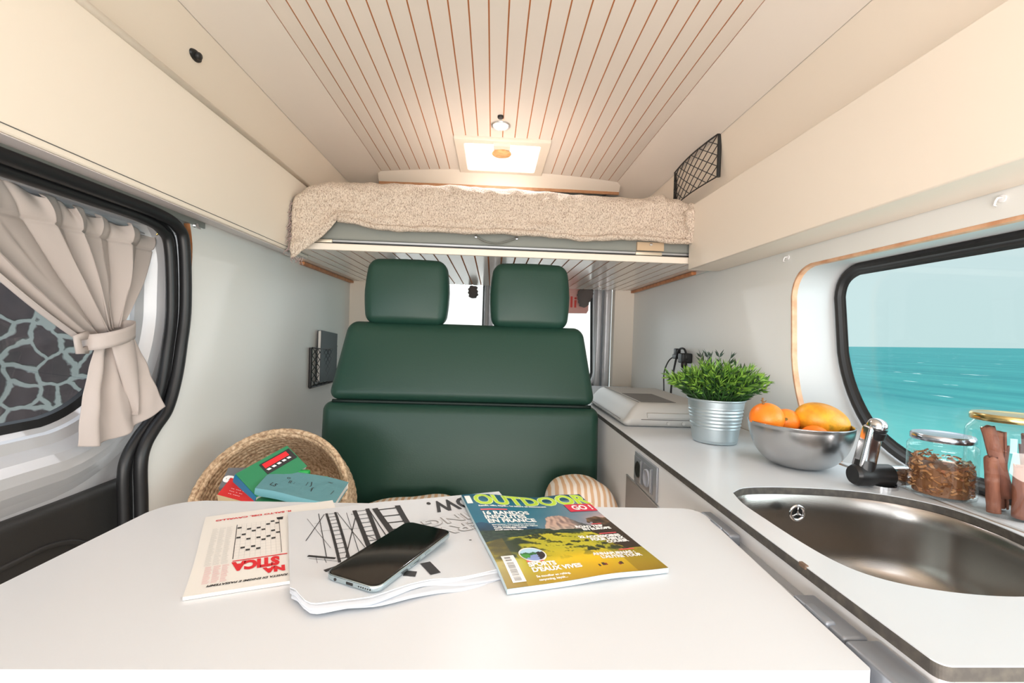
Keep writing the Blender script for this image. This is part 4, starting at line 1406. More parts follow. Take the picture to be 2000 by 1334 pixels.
j1 = (0.824, 0.803)
jar('low glass jar of brown shavings with silver lid', j1, 0.0495, 0.112, 0.043, M('silver_lid', (0.74, 0.76, 0.80), 0.22, 1.0), 0.0455, 0.100, True)
j2 = (0.853, 0.718)
jar('tall glass jar of cinnamon sticks with gold lid', j2, 0.055, 0.165, 0.044, M('gold_lid', (0.78, 0.70, 0.48), 0.22, 1.0), 0.050, 0.151)
random.seed(11)
b = B()
cols = [(0.62, 0.42, 0.26), (0.70, 0.50, 0.32), (0.50, 0.32, 0.20), (0.58, 0.36, 0.24), (0.76, 0.57, 0.38)]
for i in range(620):
    a = random.uniform(0, 2 * PI)
    rr = 0.043 * math.sqrt(random.random()) if random.random() < .35 else random.uniform(0.036, 0.0445)
    zz = KZ + .008 + random.random() ** 0.9 * (0.060 + 0.006 * math.sin(a))
    p = Vector((j1[0] + rr * math.cos(a), j1[1] + rr * math.sin(a), zz))
    d = Vector((random.gauss(0, 1), random.gauss(0, 1), random.gauss(0, .6))).normalized()
    e = d.orthogonal().normalized(); f = d.cross(e)
    L = random.uniform(.004, .008); w = random.uniform(.0012, .0026); cu = random.uniform(0.3, .8) * L
    pts = []
    for q in range(4):
        s_ = q / 3 - .5
        pts.append((p + d * L * 2 * s_ + f * cu * (s_ * s_) * 2))
    for q in pts:
        dx, dy = q.x - j1[0], q.y - j1[1]; rd = math.hypot(dx, dy)
        if rd > .0452:
            q.x = j1[0] + dx / rd * .0452; q.y = j1[1] + dy / rd * .0452
        q.z = max(q.z, KZ + .0065)
    vs = []
    for q in pts:
        vs += [q - e * w, q + e * w]
    b.add(vs, [(0, 1, 3, 2), (2, 3, 5, 4), (4, 5, 7, 6)], random.choice(cols))
b.lathe([(0, .006), (.040, .006), (.041, .055), (0, .062)], (j1[0], j1[1], KZ), 24, col=(0.50, 0.33, 0.20))
o = obj('bark_shavings', b, attr_matt); tag(o, 'curly brown bark shavings filling the low jar', 'shavings'); o['kind'] = 'stuff'

# cinnamon sticks
cin = M('cinnamon_bark', (0.57, 0.36, 0.28), 0.75, bump=(150, 0.5, 0.002), var=(70, (0.44, 0.25, 0.19), 0.4, 0.65), stretch=(1, 1, .25))
where = ['leftmost against the glass', 'broad one at the front', 'leaning one with its top at the left', 'tall one right of the middle', 'tall rear one', 'right-hand one near the glass', 'short piece at the bottom right', 'short one at the back']
sticks = [((-.036, -.012), (-.038, -.006), .088, .010, .006), ((-.014, -.034), (-.018, -.036), .082, .013, .006), ((-.012, -.010), (-.036, .004), .122, .010, .03), ((.014, -.026), (.012, -.018), .128, .013, .006),
          ((.000, .012), (-.004, .016), .126, .011, .006), ((.034, -.008), (.036, .006), .108, .011, .006), ((.026, -.028), (.012, -.034), .035, .010, .006), ((.012, .030), (.020, .028), .10, .010, .006)]
for i, (p0, p1, L, r_, zb) in enumerate(sticks):
    b = B()
    P0 = Vector((j2[0] + p0[0], j2[1] + p0[1], KZ + zb)); P1 = Vector((j2[0] + p1[0], j2[1] + p1[1], KZ + min(zb + L, .142)))
    ax = (P1 - P0).normalized(); e = ax.orthogonal().normalized(); f = ax.cross(e)

    def cs(u, v, i=i, P0=P0, P1=P1, e=e, f=f, r_=r_):
        # scrolled bark: a spiral section with ragged ends
        k = u
        a = k * 2 * PI * 1.35 + i
        rr = r_ * (1 - .35 * k) * (1 + .10 * noise.noise(Vector((k * 5, v * 4, i * 3.1))))
        end = 0.004 * noise.noise(Vector((k * 9, i, 0)))
        vv = v + (end / (P1 - P0).length) * (1 if v > .5 else -0.0)
        return P0.lerp(P1, vv) + (e * math.cos(a) + f * math.sin(a)) * rr
    b.grid(cs, 30, 14)
    o = obj('cinnamon_stick', b, cin, smooth=True)
    md = o.modifiers.new('t', 'SOLIDIFY'); md.thickness = 0.0018; md.offset = -1
    tag(o, 'cinnamon stick in the tall jar, ' + where[i], 'cinnamon stick', 'cinnamon sticks in the tall jar')

# fruit bowl
bw_c = Vector((0.683, 0.988, KZ + .0005))
t = thing('fruit_bowl', 'round brushed steel bowl holding fruit', 'bowl', tuple(bw_c))
RB, HB = 0.1020, 0.094
pr = []
for k in range(21):
    a = k / 20 * PI / 2 * 0.96
    pr.append((0.030 + (RB - .030) * math.sin(a) ** 0.92, HB * (1 - math.cos(a)) / (1 - math.cos(PI / 2 * .96))))
pr = [(0, 0), (0.02, 0)] + pr
ins = [(max(0, r - .0022), z + .0018) for r, z in pr]
b = B(); b.lathe(pr + [(RB + .0006, HB + .001)] + list(reversed(ins)), tuple(bw_c), 72)
obj('bowl_shell', b, steel_b, t, smooth=True)


def fruit_mat(name, c1, c2, c3, s):
    def bl(n, l, p, c):
        tc = n.new('ShaderNodeTexCoord')
        nz = n.new('ShaderNodeTexNoise'); nz.inputs['Scale'].default_value = s; nz.inputs['Detail'].default_value = 3
        l.new(tc.outputs['Object'], nz.inputs['Vector'])
        r = n.new('ShaderNodeValToRGB')
        r.color_ramp.elements[0].position = .38; r.color_ramp.elements[0].color = c[0]
        r.color_ramp.elements[1].position = .62; r.color_ramp.elements[1].color = c[1]
        if c[2]:
            e = r.color_ramp.elements.new(.70); e.color = c[2]
        l.new(nz.outputs['Fac'], r.inputs[0]); l.new(r.outputs[0], p.inputs['Base Color'])
        n2 = n.new('ShaderNodeTexNoise'); n2.inputs['Scale'].default_value = 320
        l.new(tc.outputs['Object'], n2.inputs['Vector'])
        bb = n.new('ShaderNodeBump'); bb.inputs['Strength'].default_value = .25; bb.inputs['Distance'].default_value = .0015
        l.new(n2.outputs['Fac'], bb.inputs['Height']); l.new(bb.outputs[0], p.inputs['Normal'])
        p.inputs['Subsurface Weight'].default_value = 0.08; p.inputs['Subsurface Scale'].default_value = 0.01
    return tex_mat(name, c1, c2, c3, 0.42, bl)


or_m = fruit_mat('orange_peel', (0.98, 0.50, 0.10), (1.0, 0.56, 0.15), None, 18)
for i, (c, r_, lab) in enumerate((((0.616, 1.000, 0.8365), 0.0355, 'large orange with a dry stem at the left of the bowl'),
                                  ((0.664, 1.005, 0.830), 0.0285, 'smaller orange between the large one and the papaya'),
                                  ((0.690, 0.948, 0.803), 0.030, 'orange half hidden under the papaya at the bowl front'))):
    t = thing('orange', lab, 'orange', c, 'oranges in the bowl')
    b = B(); b.sphere(c, r_, 32, 24, sc=(1, 1, .95)); obj('peel', b, or_m, t, smooth=True)
    b = B()
    cc = Vector(c)
    if i == 0:
        top = cc + Vector((-.012, -.006, r_ * .90))
        b.tube([top, top + Vector((-.003, 0, .006)), top + Vector((-.001, .002, .013))], [.0025, .0018, .0022], 6)
        for q in range(5):
            d = Vector((math.cos(q * 1.3), math.sin(q * 1.3), .6)) * .006
            b.tube([top + Vector((0, 0, .004)), top + d + Vector((0, 0, .004))], [.0016, .0008], 5)
        obj('dry_stem', b, M('dry_brown', (0.50, 0.38, 0.25), .9), t)
    elif i == 1:
        fr_ = cc + (Vector((0, 0, 1)) - cc).normalized() * r_ * .97 + Vector((0, 0, .004))
        d = (fr_ - cc).normalized()
        b.tube([fr_ - d * .001, fr_ + d * .0016], .0034, 8); obj('stem_button', b, M('button_green', (0.45, 0.40, 0.18), .9), t)
pap = fruit_mat('papaya_skin', (0.78, 0.52, 0.08), (0.93, 0.66, 0.15), (0.60, 0.52, 0.16), 26)
t = thing('papaya', 'yellow-green papaya lying on the oranges in the bowl', 'papaya', (0.744, 0.985, 0.85))


def papf(p, u, v):
    k = p.x / 0.062
    p = Vector(p)
    s_ = 1 - 0.10 * k
    p.y *= s_; p.z *= s_
    return p


b = B(); b.sphere((0.732, 0.985, 0.836), 1, 40, 28, sc=(0.056, 0.039, 0.038), fn=papf, T=Matrix.Rotation(math.radians(12), 3, 'Y') @ Matrix.Rotation(math.radians(-12), 3, 'Z'))
obj('skin', b, pap, t, smooth=True)
b = B(); b.sphere((0.7855, 0.975, 0.825), 0.0042, 10, 8); obj('stem_scar', b, M('scar', (0.35, 0.28, 0.12), .9), t)

# plant
pc = Vector((0.606, 1.215, KZ + .0005))
t = thing('potted_plant', 'leafy green plant in a ribbed zinc pot on the worktop', 'potted plant', tuple(pc))
pr = [(0, 0), (.050, 0), (.0545, .001), (.0565, .004), (.0560, .007)]
for k in range(60):
    z = .008 + (.112 - .008) * k / 59
    r = .0560 + (.0715 - .0560) * (z / .115)
    if .040 < z < .094:
        ph = (z - .040) / .054 * 6
        r += 0.0013 * math.cos(ph * 2 * PI) * (1 if int(ph) != 2 else .3)
    pr.append((r, z))
pr += [(.0735, .1135), (.0745, .1155), (.0730, .1172), (.0712, .1165), (.0695, .110), (.067, .095), (.0, .095)]
b = B(); b.lathe(pr, tuple(pc), 64); obj('pot', b, zinc, t, smooth=True)
b = B(); b.lathe([(.068, .1), (.04, .104), (0, .106)], tuple(pc), 24); obj('soil', b, M('dark_soil', (0.16, 0.13, 0.09), 1.0), t)
random.seed(21)
lf, stm = B(), B()
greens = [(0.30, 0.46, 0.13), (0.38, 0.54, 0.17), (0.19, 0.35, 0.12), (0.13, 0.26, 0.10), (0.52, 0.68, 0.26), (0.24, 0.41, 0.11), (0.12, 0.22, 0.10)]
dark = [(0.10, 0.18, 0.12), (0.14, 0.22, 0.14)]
ns_ = 150
for i in range(ns_):
    a = i * 2.399963
    k = math.sqrt((i + .5) / ns_)
    r0 = .055 * k
    tilt = 0.08 + 1.10 * k ** 1.3 + random.uniform(-.12, .12)
    L = random.uniform(.085, .128) * (1 - .10 * k)
    pal = greens
    if i in (3, 6, 10, 14, 19):
        pal = dark; L = .140; tilt *= .8
    base = pc + Vector((r0 * math.cos(a), r0 * math.sin(a), .102))
    out = Vector((math.cos(a), math.sin(a), 0))
    pts = []
    n = 9
    p = base.copy()
    for q in range(n):
        tt = tilt * (0.45 + 0.75 * q / n)
        d = out * math.sin(tt) + Vector((0, 0, math.cos(tt)))
        pts.append(p.copy()); p = p + d * L / n
        if p.x > 0.792:
            p.x = 0.792
    stm.tube(pts, [.0013] * (n - 1) + [.0007], 5, col=pal[2] if len(pal) > 2 else pal[0])
    for q in range(1, n):
        for sd_ in range(3 if q < n - 1 else 4):
            d = (pts[min(q + 1, n - 1)] - pts[q - 1]).normalized()
            side = d.orthogonal().normalized()
            side = Matrix.Rotation(random.uniform(0, 2 * PI), 3, d) @ side
            ld = (d * random.uniform(.9, 1.4) + side * random.uniform(.5, .9)).normalized()
            w = ld.cross(side.cross(ld)).normalized() * random.uniform(.0020, .0034)
            w = ld.orthogonal().normalized() if w.length < 1e-6 else w
            ll = random.uniform(.016, .029)
            s0 = pts[q]
            if s0.x + ld.x * ll > .796:
                continue
            up = ld.cross(w).normalized() * .0015
            c_ = random.choice(pal)
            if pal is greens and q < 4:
                c_ = random.choice((greens[3], greens[6], greens[2]))  # inner shade put into the colour: darker leaves low on each stem
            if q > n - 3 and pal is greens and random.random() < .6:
                c_ = greens[4] if random.random() < .5 else greens[1]  # lit tips put into the colour: paler leaves at stem ends
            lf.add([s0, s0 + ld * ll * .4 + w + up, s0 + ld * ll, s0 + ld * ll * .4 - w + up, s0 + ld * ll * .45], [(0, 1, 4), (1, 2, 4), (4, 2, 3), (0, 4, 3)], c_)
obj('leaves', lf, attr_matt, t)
obj('stems', stm, attr_matt, t)

# fridge box on worktop end
t = thing('cool_box_lid', 'grey plastic appliance lid with dark vent panel on the worktop', 'appliance', (0.55, 1.6, KZ))
b = B()
bx0, bx1, by0, by1, bz0, bz1 = 0.405, 0.70, 1.385, 1.90, KZ + .0005, KZ + .070


def boxf(P, q):
    x, y, z = P
    k = (z - bz0) / (bz1 - bz0)
    if q.x < 0:
        x += 0.055 * max(0, k - .15) * (-q.x)
    if q.y < 0:
        y += 0.035 * max(0, k - .35) * (-q.y)
    return (x, y, z)


b.rbox((bx0, by0, bz0), (bx1, by1, bz1), 0.022, 5, 8, boxf)
obj('shell', b, grey_m, t, smooth=True)
b = B(); b.tube([(bx0 + .0555, by0 + .012, bz0 + .032), (bx0 + .058, by0 + .028, bz0 + .060), (bx0 + .062, by0 + .05, bz1 + .0005), (bx0 + .062, by1 - .03, bz1 + .0005)], .0013, 6)
b.tube([(bx0 - .0005, by0 + .03, bz0 + .020), (bx0 - .0005, by1 - .03, bz0 + .020)], .0012, 6)
b.tube([(bx0 + .056, by0 - .0005, bz0 + .024), (bx1 - .02, by0 - .0005, bz0 + .024)], .0012, 6)
obj('seam_lines', b, grey_d, t)
b = B().rbox((0.478, 1.440, bz1 - .001), (0.590, 1.665, bz1 + .0012), 0.001, 1, 2); obj('vent_panel', b, grey_d, t)
for xa in (0.545, 0.592):
    b = B(); b.tube([(xa, by0 + .002, bz0 + .014), (xa, by0 - .003, bz0 + .014)], .005, 12); obj('catch', b, grey_m, t, smooth=True, angle=40)
b = B().box((bx0 + .075, by0 - .0022, bz0 + .028), (bx1 - .02, by0 + .02, bz0 + .044)); bevel(obj('front_lip', b, grey_m, t), .002)

# plug adapters on the wall
t = thing('plug_adapter', 'black plug adapter in the wall with two black cables', 'plug', (0.79, 1.9, 0.94))
b = B(); b.rbox((0.755, 1.800, 0.915), (0.7985, 1.845, 0.955), .006, 3, 2); b.rbox((0.765, 1.85, 0.928), (0.792, 1.93, 0.948), .005, 3, 2)
b.tube([(0.775, 1.83, .93), (0.76, 1.79, .905)], .012, 10)
b.rbox((0.765, 1.885, 0.945), (0.785, 1.915, 0.972), .004, 2, 2)
obj('adapter_body', b, black_pl, t, smooth=True)
b = B()
cp = smooth_path([Vector((0.772, 1.925, 0.937)), Vector((0.765, 1.965, 0.915)), Vector((0.755, 1.985, 0.865)), Vector((0.75, 1.97, 0.805)), Vector((0.75, 1.96, 0.738))], 6)
b.tube(cp, .0028, 7)
cp = smooth_path([Vector((0.775, 1.80, 0.93)), Vector((0.770, 1.815, 0.970)), Vector((0.765, 1.86, 0.965)), Vector((0.76, 1.885, 0.90)), Vector((0.75, 1.885, 0.82)), Vector((0.745, 1.88, 0.738))], 6)
b.tube(cp, .0042, 7)
obj('cables', b, black_rub, t, smooth=True)

# wall hooks
for (yy, zz, lab) in ((0.698, 1.243, 'small white hook above the window near the table'), (1.228, 1.240, 'small white hook above the window corner by the bed')):
    t = thing('wall_hook', lab, 'hook', (0.80, yy, zz), 'small hooks above the window')
    b = B(); b.tube([(0.7995, yy, zz), (0.797, yy, zz)], .006, 14); obj('base_disc', b, white_body, t, smooth=True, angle=40)
    b = B(); b.tube([(0.797, yy, zz + .001), (0.790, yy, zz), (0.787, yy, zz - .005), (0.788, yy + .003, zz - .010), (0.793, yy + .004, zz - .011)], .0018, 7); obj('hook_wire', b, white_body, t, smooth=True)

# ================================================================== CURTAIN (door window)
t = thing('curtain', 'taupe curtain gathered with a tieback at the door window', 'curtain', (-0.85, 1.0, 1.0))
XC = -0.868


def cur(s_, v):
    """upper cloth: s across (0 = front edge, 1 = rear edge), v down from the heading to the tieback"""
    k = v
    yt = 0.58 + (1.198 - 0.58) * s_
    zt = 1.252 - 0.026 * s_
    yw = 1.012 + 0.098 * s_
    zw = 0.958 + 0.040 * s_
    ky = k ** (0.80 + 0.55 * s_)
    y = yt + (yw - yt) * ky
    z = zt + (zw - zt) * k
    sag = 0.030 * math.sin(PI * k) * (1 - s_) ** 1.5
    z -= sag
    wob = s_ * 7.2 + 0.35 * math.sin(s_ * 9.0) + 0.10 * math.sin(k * 3 + s_ * 4)
    fr_ = wob - math.floor(wob)
    rid = math.sin(PI * fr_) ** 0.62                     # wide folds with sharp valleys
    amp = (0.030 + 0.012 * math.sin(math.floor(wob) * 2.3)) * (0.55 + 0.45 * math.sin(min(1, k * 1.5) * PI / 2)) * (1 - 0.45 * k)
    x = XC - 0.006 + amp * rid + 0.004 * noise.noise(Vector((s_ * 10, k * 3, 2)))
    y += 0.010 * math.sin(2 * PI * fr_) * (1 - .5 * k)   # each fold leans over its neighbour
    if k < 0.17:                                          # gathered heading above the stitched line
        q = 1 - k / .17
        x += 0.007 * math.sin(wob * 13.0) * q + 0.006 * math.sin(k / .17 * PI)
        z += 0.006 * math.sin(wob * 6.9) * q * q
        y += 0.004 * math.sin(wob * 9.1 + 2) * q
    if abs(k - 0.17) < 0.012:
        x -= 0.003
    return (x, y, z)


b = B(); b.grid(cur, 300, 90)
o = obj('upper_cloth', b, curtain_m, t, smooth=True)
md = o.modifiers.new('t', 'SOLIDIFY'); md.thickness = 0.0012


def low(u, v):
    """lower cloth: fans out under the tieback, its rear corner lying over the door seal"""
    A, Bc, Cc, D = Vector((-0.845, 1.020, 0.962)), Vector((-0.835, 1.100, 0.985)), Vector((-0.838, 0.972, 0.748)), Vector((-0.777, 1.135, 0.806))
    mid = Vector((-0.815, 1.045, 0.752))
    k = v
    top = A.lerp(Bc, u)
    bot = (1 - u) ** 2 * Cc + 2 * u * (1 - u) * (2 * mid - (Cc + D) / 2) + u * u * D
    p = top.lerp(bot, k ** 0.92)
    p.y -= 0.010 * math.sin(PI * k) * (1 - u)
    d = 0
    d += 0.020 * math.exp(-((u - .16) / .10) ** 2) * (0.5 + .5 * k)
    d -= 0.020 * math.exp(-((u - .34 - .06 * k) / .09) ** 2) * (1 - .6 * k)
    d += 0.012 * math.exp(-((u - .55) / .10) ** 2) * (.4 + k * .4)
    d -= 0.010 * math.exp(-((u - .78 + .05 * k) / .07) ** 2) * (1 - .3 * k)
    d += 0.006 * noise.noise(Vector((u * 6, k * 4, 5)))
    p.x += d
    return p


b = B(); b.grid(low, 70, 60)
o = obj('lower_cloth', b, curtain_m, t, smooth=True)
md = o.modifiers.new('t', 'SOLIDIFY'); md.thickness = 0.0014


def flap(u, v):
    # pointed fold hanging in front of the lower cloth
    k = v
    yl = 1.030 + 0.052 * k ** 1.1
    yr = 1.092 - 0.002 * k + 0.012 * math.sin(k * PI)
    if k > .8:
        yr -= (k - .8) * .06
    z = 0.972 - 0.178 * k + 0.02 * u * (1 - k)
    y = yl + (yr - yl) * u
    return (XC + 0.058 - 0.016 * (2 * u - 1) ** 2 + 0.012 * k, y, z)


b = B(); b.grid(flap, 16, 28)
o = obj('front_fold', b, curtain_m, t, smooth=True)
md = o.modifiers.new('t', 'SOLIDIFY'); md.thickness = 0.0015
tb_ = thing('curtain_tieback', 'taupe fabric tieback band holding the door curtain', 'tieback', (-0.85, 1.07, 0.97))
b = B()


def band(u, v):
    a = 2 * PI * u
    cy, cz = 1.056, 0.976
    y = cy + 0.055 * math.cos(a)
    x = XC + 0.022 + 0.038 * math.sin(a)
    z = cz + (0.034 * (v - .5)) + 0.30 * (y - cy)
    return (x, y, z)


b.grid(band, 48, 4, closeu=True)
o = obj('band', b, curtain_m, tb_, smooth=True)
md = o.modifiers.new('t', 'SOLIDIFY'); md.thickness = 0.002
b = B()
for (u0, z0, z1) in ((0, .940, .962),):
    b.tube([(XC + .020, 1.004, .975), (XC + .020, .978, .968), (XC + .020, .984, .942), (XC + .020, 1.004, .944)], .0045, 6, flat=2.2)
obj('band_loop', b, curtain_m, tb_, smooth=True)
t = thing('curtain_hook', 'small brass hook at the top corner of the door curtain', 'hook', (-0.87, 1.20, 1.225))
b = B(); b.tube([(-0.885, 1.203, 1.226), (-0.862, 1.205, 1.226), (-0.855, 1.206, 1.230), (-0.852, 1.206, 1.240)], .0028, 8); b.tube([(-0.866, 1.196, 1.224), (-0.866, 1.214, 1.222)], .003, 8)
obj('hook', b, brass, t, smooth=True)
b = B(); b.tube([(-0.872, -0.6, 1.252), (-0.872, 0.66, 1.240), (-0.872, 1.2, 1.226)], .0022, 6)
tag(obj('curtain_wire', b, alu), 'thin wire the door curtain hangs on', 'wire')

# rear curtains: bunched ends
for (xa, za, w_, h_, lab, sk) in ((-0.120, 1.250, 0.028, 0.036, 'grey rolled curtain end between the two headrests', 0.1),
                                  (0.532, 1.238, 0.042, 0.056, 'grey rolled curtain end right of the right headrest', -0.5)):
    b = B()

    def f(u, v, xa=xa, za=za, w_=w_, h_=h_, sk=sk):
        th, ph = 2 * PI * u, PI * v
        p = Vector((math.sin(ph) ** .5 * math.cos(th) * w_ if ph > 0 else 0, math.sin(ph) ** .5 * math.sin(th) * .016 if ph > 0 else 0, -math.cos(ph) * h_))
        p *= 1 + .12 * noise.noise(p * 40)
        p.x *= (1 + .35 * p.z / h_) if sk < 0 else 1
        p.x += -sk * 0.25 * p.z
        p.x += 0.003 * math.sin(p.z * 300)
        return p + Vector((xa, 2.675, za))
    b.grid(f, 28, 24, closeu=True)
    tag(obj('rolled_curtain', b, curtain_d, smooth=True), lab, 'curtain', 'rolled rear curtains')

# sign seen through the right rear window
t = thing('window_sign', 'pale red board with red letters behind the right headrest', 'sign', (0.48, 2.73, 1.2))
b = B(); b.add([(0.40, 2.732, 1.148), (0.556, 2.732, 1.152), (0.566, 2.732, 1.170), (0.566, 2.732, 1.42), (0.40, 2.732, 1.42), (0.40, 2.737, 1.148), (0.556, 2.737, 1.152), (0.566, 2.737, 1.170), (0.566, 2.737, 1.42), (0.40, 2.737, 1.42)],
               [(0, 1, 2, 3, 4), (9, 8, 7, 6, 5), (0, 5, 6, 1), (1, 6, 7, 2), (2, 7, 8, 3), (3, 8, 9, 4), (4, 9, 5, 0)])
obj('board', b, M('pale_red', (0.93, 0.70, 0.66), 0.6), t)
b = B(); put_text(b, 'li', 0.092, 0.452, 1.186, lambda x, y, h: (x, 2.7315, y), bold=.0015, sx=1.15); obj('letters', b, M('sign_red', (0.88, 0.25, 0.20), 0.5), t)

# ================================================================== PAPERS ON THE TABLE
def page(org, ang, zf):
    c, s_ = math.cos(ang), math.sin(ang)
    return lambda u, v, h=0.0: Vector((org[0] + u * c - v * s_, org[1] + u * s_ + v * c, zf(u, v) + h))


def slab(b, mapf, w, h, t0, t1, nu=30, nv=30, edge=None):
    e = edge or (lambda u, v: (u, v))
    def P(u, v, z):
        a, c = e(u, v)
        return mapf(a * w, c * h, z)
    b.grid(lambda u, v: P(u, v, t1), nu, nv); b.grid(lambda u, v: P(u, v, t0), nu, nv)
    b.grid(lambda u, v: P(u, 0, t0 + (t1 - t0) * v), nu, 1); b.grid(lambda u, v: P(u, 1, t0 + (t1 - t0) * v), nu, 1)
    b.grid(lambda u, v: P(0, u, t0 + (t1 - t0) * v), nv, 1); b.grid(lambda u, v: P(1, u, t0 + (t1 - t0) * v), nv, 1)


# puzzle magazine
t = thing('puzzle_magazine', 'cream puzzle magazine with crossword lying upside down', 'magazine', (-0.3, 0.62, TZ))
pm0 = page((-0.312, 0.488), math.radians(26), lambda u, v: TZ + .0006)
pm = lambda u, v, h=0.0: pm0(u, v - .11 * u * (1 - v / .232), h)
PWm, PHm = 0.176, 0.232
b = B(); slab(b, pm, PWm, PHm, 0.0, 0.0035, edge=lambda u, v: (u + .006 * math.sin(v * 5), v)); obj('pages', b, paper_w, t)
R180 = PI
b = B()
put_text(b, 'IL SALTO DEL CAVALLO', .0075, .013, .2115, pm, rot=R180, bold=.0003, h=.0040, sx=1.22, align='RIGHT')
put_text(b, 'STICA', .0290, .042, .0625, pm, rot=R180, bold=.0020, h=.0040, sx=.62, align='RIGHT')
stroke(b, [(.041, .0675), (.100, .0675)], .0022, pm, .0040)
obj('red_lettering', b, ink_r, t)
b = B(); put_text(b, 'NA', .0165, .0745, .0375, pm, rot=R180, bold=.0013, h=.0041, sx=.90, align='RIGHT')
obj('red_title', b, ink_r, t)
b = B()
put_text(b, 'RIVISTA DI ENIGMI E PASSATEMPI', .0056, .020, .0170, pm, rot=R180, bold=.0002, h=.0040, sx=.95, shear=.3, align='RIGHT')
gx0, gx1, gy0, gy1 = .041, .094, .073, .182
stroke(b, [(gx0, gy0), (gx0, gy1)], .0008, pm, .0040); stroke(b, [(gx1, gy0), (gx1, gy1)], .0006, pm, .0040)
bl = [(0, 11), (2, 10), (3, 9), (4, 10), (6, 11), (7, 12), (8, 11), (5, 9), (7, 8), (8, 7), (1, 8), (0, 7), (2, 6), (4, 6), (5, 5), (6, 6), (7, 5), (1, 3), (2, 2), (3, 3), (4, 2)]
cw, chh = (gx1 - gx0) / 9, (gy1 - gy0) / 13
for (i, j) in bl:
    a, c = gx0 + i * cw + .001, gy0 + j * chh + .002
    b.add([pm(a, c, .0040), pm(a + cw * .82, c, .0040), pm(a + cw * .82, c + chh * .55, .0040), pm(a, c + chh * .55, .0040)], [(0, 1, 2, 3)])
b.add([pm(.092, .182, .0040), pm(.099, .180, .0040), pm(.100, .190, .0040), pm(.091, .190, .0040)], [(0, 1, 2, 3)])
obj('crossword_print', b, ink, t)
b = B()
for i in range(10):
    stroke(b, [(gx0 + i * cw, gy0), (gx0 + i * cw, gy1)], .00025, pm, .0038, 4)
for j in range(14):
    stroke(b, [(gx0, gy0 + j * chh), (gx1, gy0 + j * chh)], .00025, pm, .0038, 4)
random.seed(5)
for j in range(34):
    v_ = .066 + j * .0034
    for q in range(3):
        stroke(b, [(.012 + q * .0085, v_), (.012 + q * .0085 + random.uniform(.005, .0075), v_)], .0006, pm, .0038, 1)
obj('small_grey_print', b, ink_l, t)
b = B()
for j in range(15):
    v_ = .022 + j * .0028
    for q in range(3):
        stroke(b, [(.014 + q * .0085, v_), (.014 + q * .0085 + random.uniform(.005, .0075), v_)], .0008, pm, .0038, 1)
obj('small_pink_print', b, ink_p, t)

# newspaper
t = thing('newspaper', 'folded newspaper with black bridge drawing under the phone', 'newspaper', (-0.1, 0.65, TZ))
NW, NH = 0.320, 0.236
def nz_(u, v):
    z = TZ + .0052
    if u > .12:
        z -= .0030 * min(1, (u - .12) / .05)
    z += .0025 * math.sin(u * 14 + v * 6) * max(0, .7 - abs(v - .02) * 18) + .0008 * math.sin(u * 9 + 1)
    z += 0.004 * max(0, (v - .17) / .07) ** 1.5 * min(1, max(0, (u - .05) / .12))
    return z
nm = page((-0.203, 0.486), math.radians(19.5), nz_)
def nedge(u, v):
    uu = u - (.055 * v * (1 - u * 2) if u < .5 else 0)
    k = u * NW
    vb = .013 * math.exp(-(k / .012) ** 2) - .030 * (1 - math.exp(-(k / .014) ** 2)) + .014 * max(0, min(1, (k - .08) / .07)) + .002 * math.sin(k * 60)
    return (uu, v + (1 - v) * vb / NH)
b = B(); slab(b, nm, NW, NH, 0.0, 0.0040, 60, 40, nedge)
obj('folded_sheets', b, paper, t, smooth=True, angle=50)
b = B()
# loose under-sheets peeking out at the near edge
for q in range(3):
    def us(u, v, q=q):
        a, c = nedge(u, 0)
        return nm(a * NW + .002 * q, c * NH - .010 * v * (1 + .6 * math.sin(u * 8 + q * 2)) * (.6 + .3 * q), .0030 - .0014 * q - .0022 * v)
    b.grid(us, 50, 3)
o = obj('loose_edges', b, M('newsprint_white', (0.80, 0.82, 0.85), .7), t, smooth=True)
md = o.modifiers.new('t', 'SOLIDIFY'); md.thickness = .0004
b = B()
H1 = .0046
def ladder(p0, p1, p2, w0, w1, rungs, rw, bw0):
    """bridge track: two rails and rungs, curved p0-p1-p2 (far to near)"""
    def Q(t): return (Vector(p0) * (1 - t) ** 2 + Vector(p1) * 2 * t * (1 - t) + Vector(p2) * t * t)
    N = 16
    for sd_ in (-1, 1):
        pts = []
        for k in range(N + 1):
            tt = k / N
            d = (Q(min(1, tt + .01)) - Q(max(0, tt - .01))).normalized(); n_ = Vector((-d.y, d.x))
            pts.append(Q(tt) + n_ * sd_ * (w0 + (w1 - w0) * tt) / 2)
        for k in range(N):
            stroke(b, [pts[k], pts[k + 1]], bw0, nm, H1, 1)
    for k in range(rungs):
        tt = (k + .3) / rungs
        d = (Q(min(1, tt + .01)) - Q(max(0, tt - .01))).normalized(); n_ = Vector((-d.y, d.x)); w = w0 + (w1 - w0) * tt
        stroke(b, [Q(tt) - n_ * w / 2, Q(tt) + n_ * w / 2], rw, nm, H1, 1)
ladder((.0420, .215), (.0500, .140), (.0560, .052), .0125, .0110, 12, .0012, .0034)
ladder((.0850, .214), (.0900, .145), (.0945, .074), .0190, .0150, 9, .0014, .0060)
ladder((.1230, .214), (.1290, .160), (.1340, .112), .0350, .0270, 4, .0036, .0085)
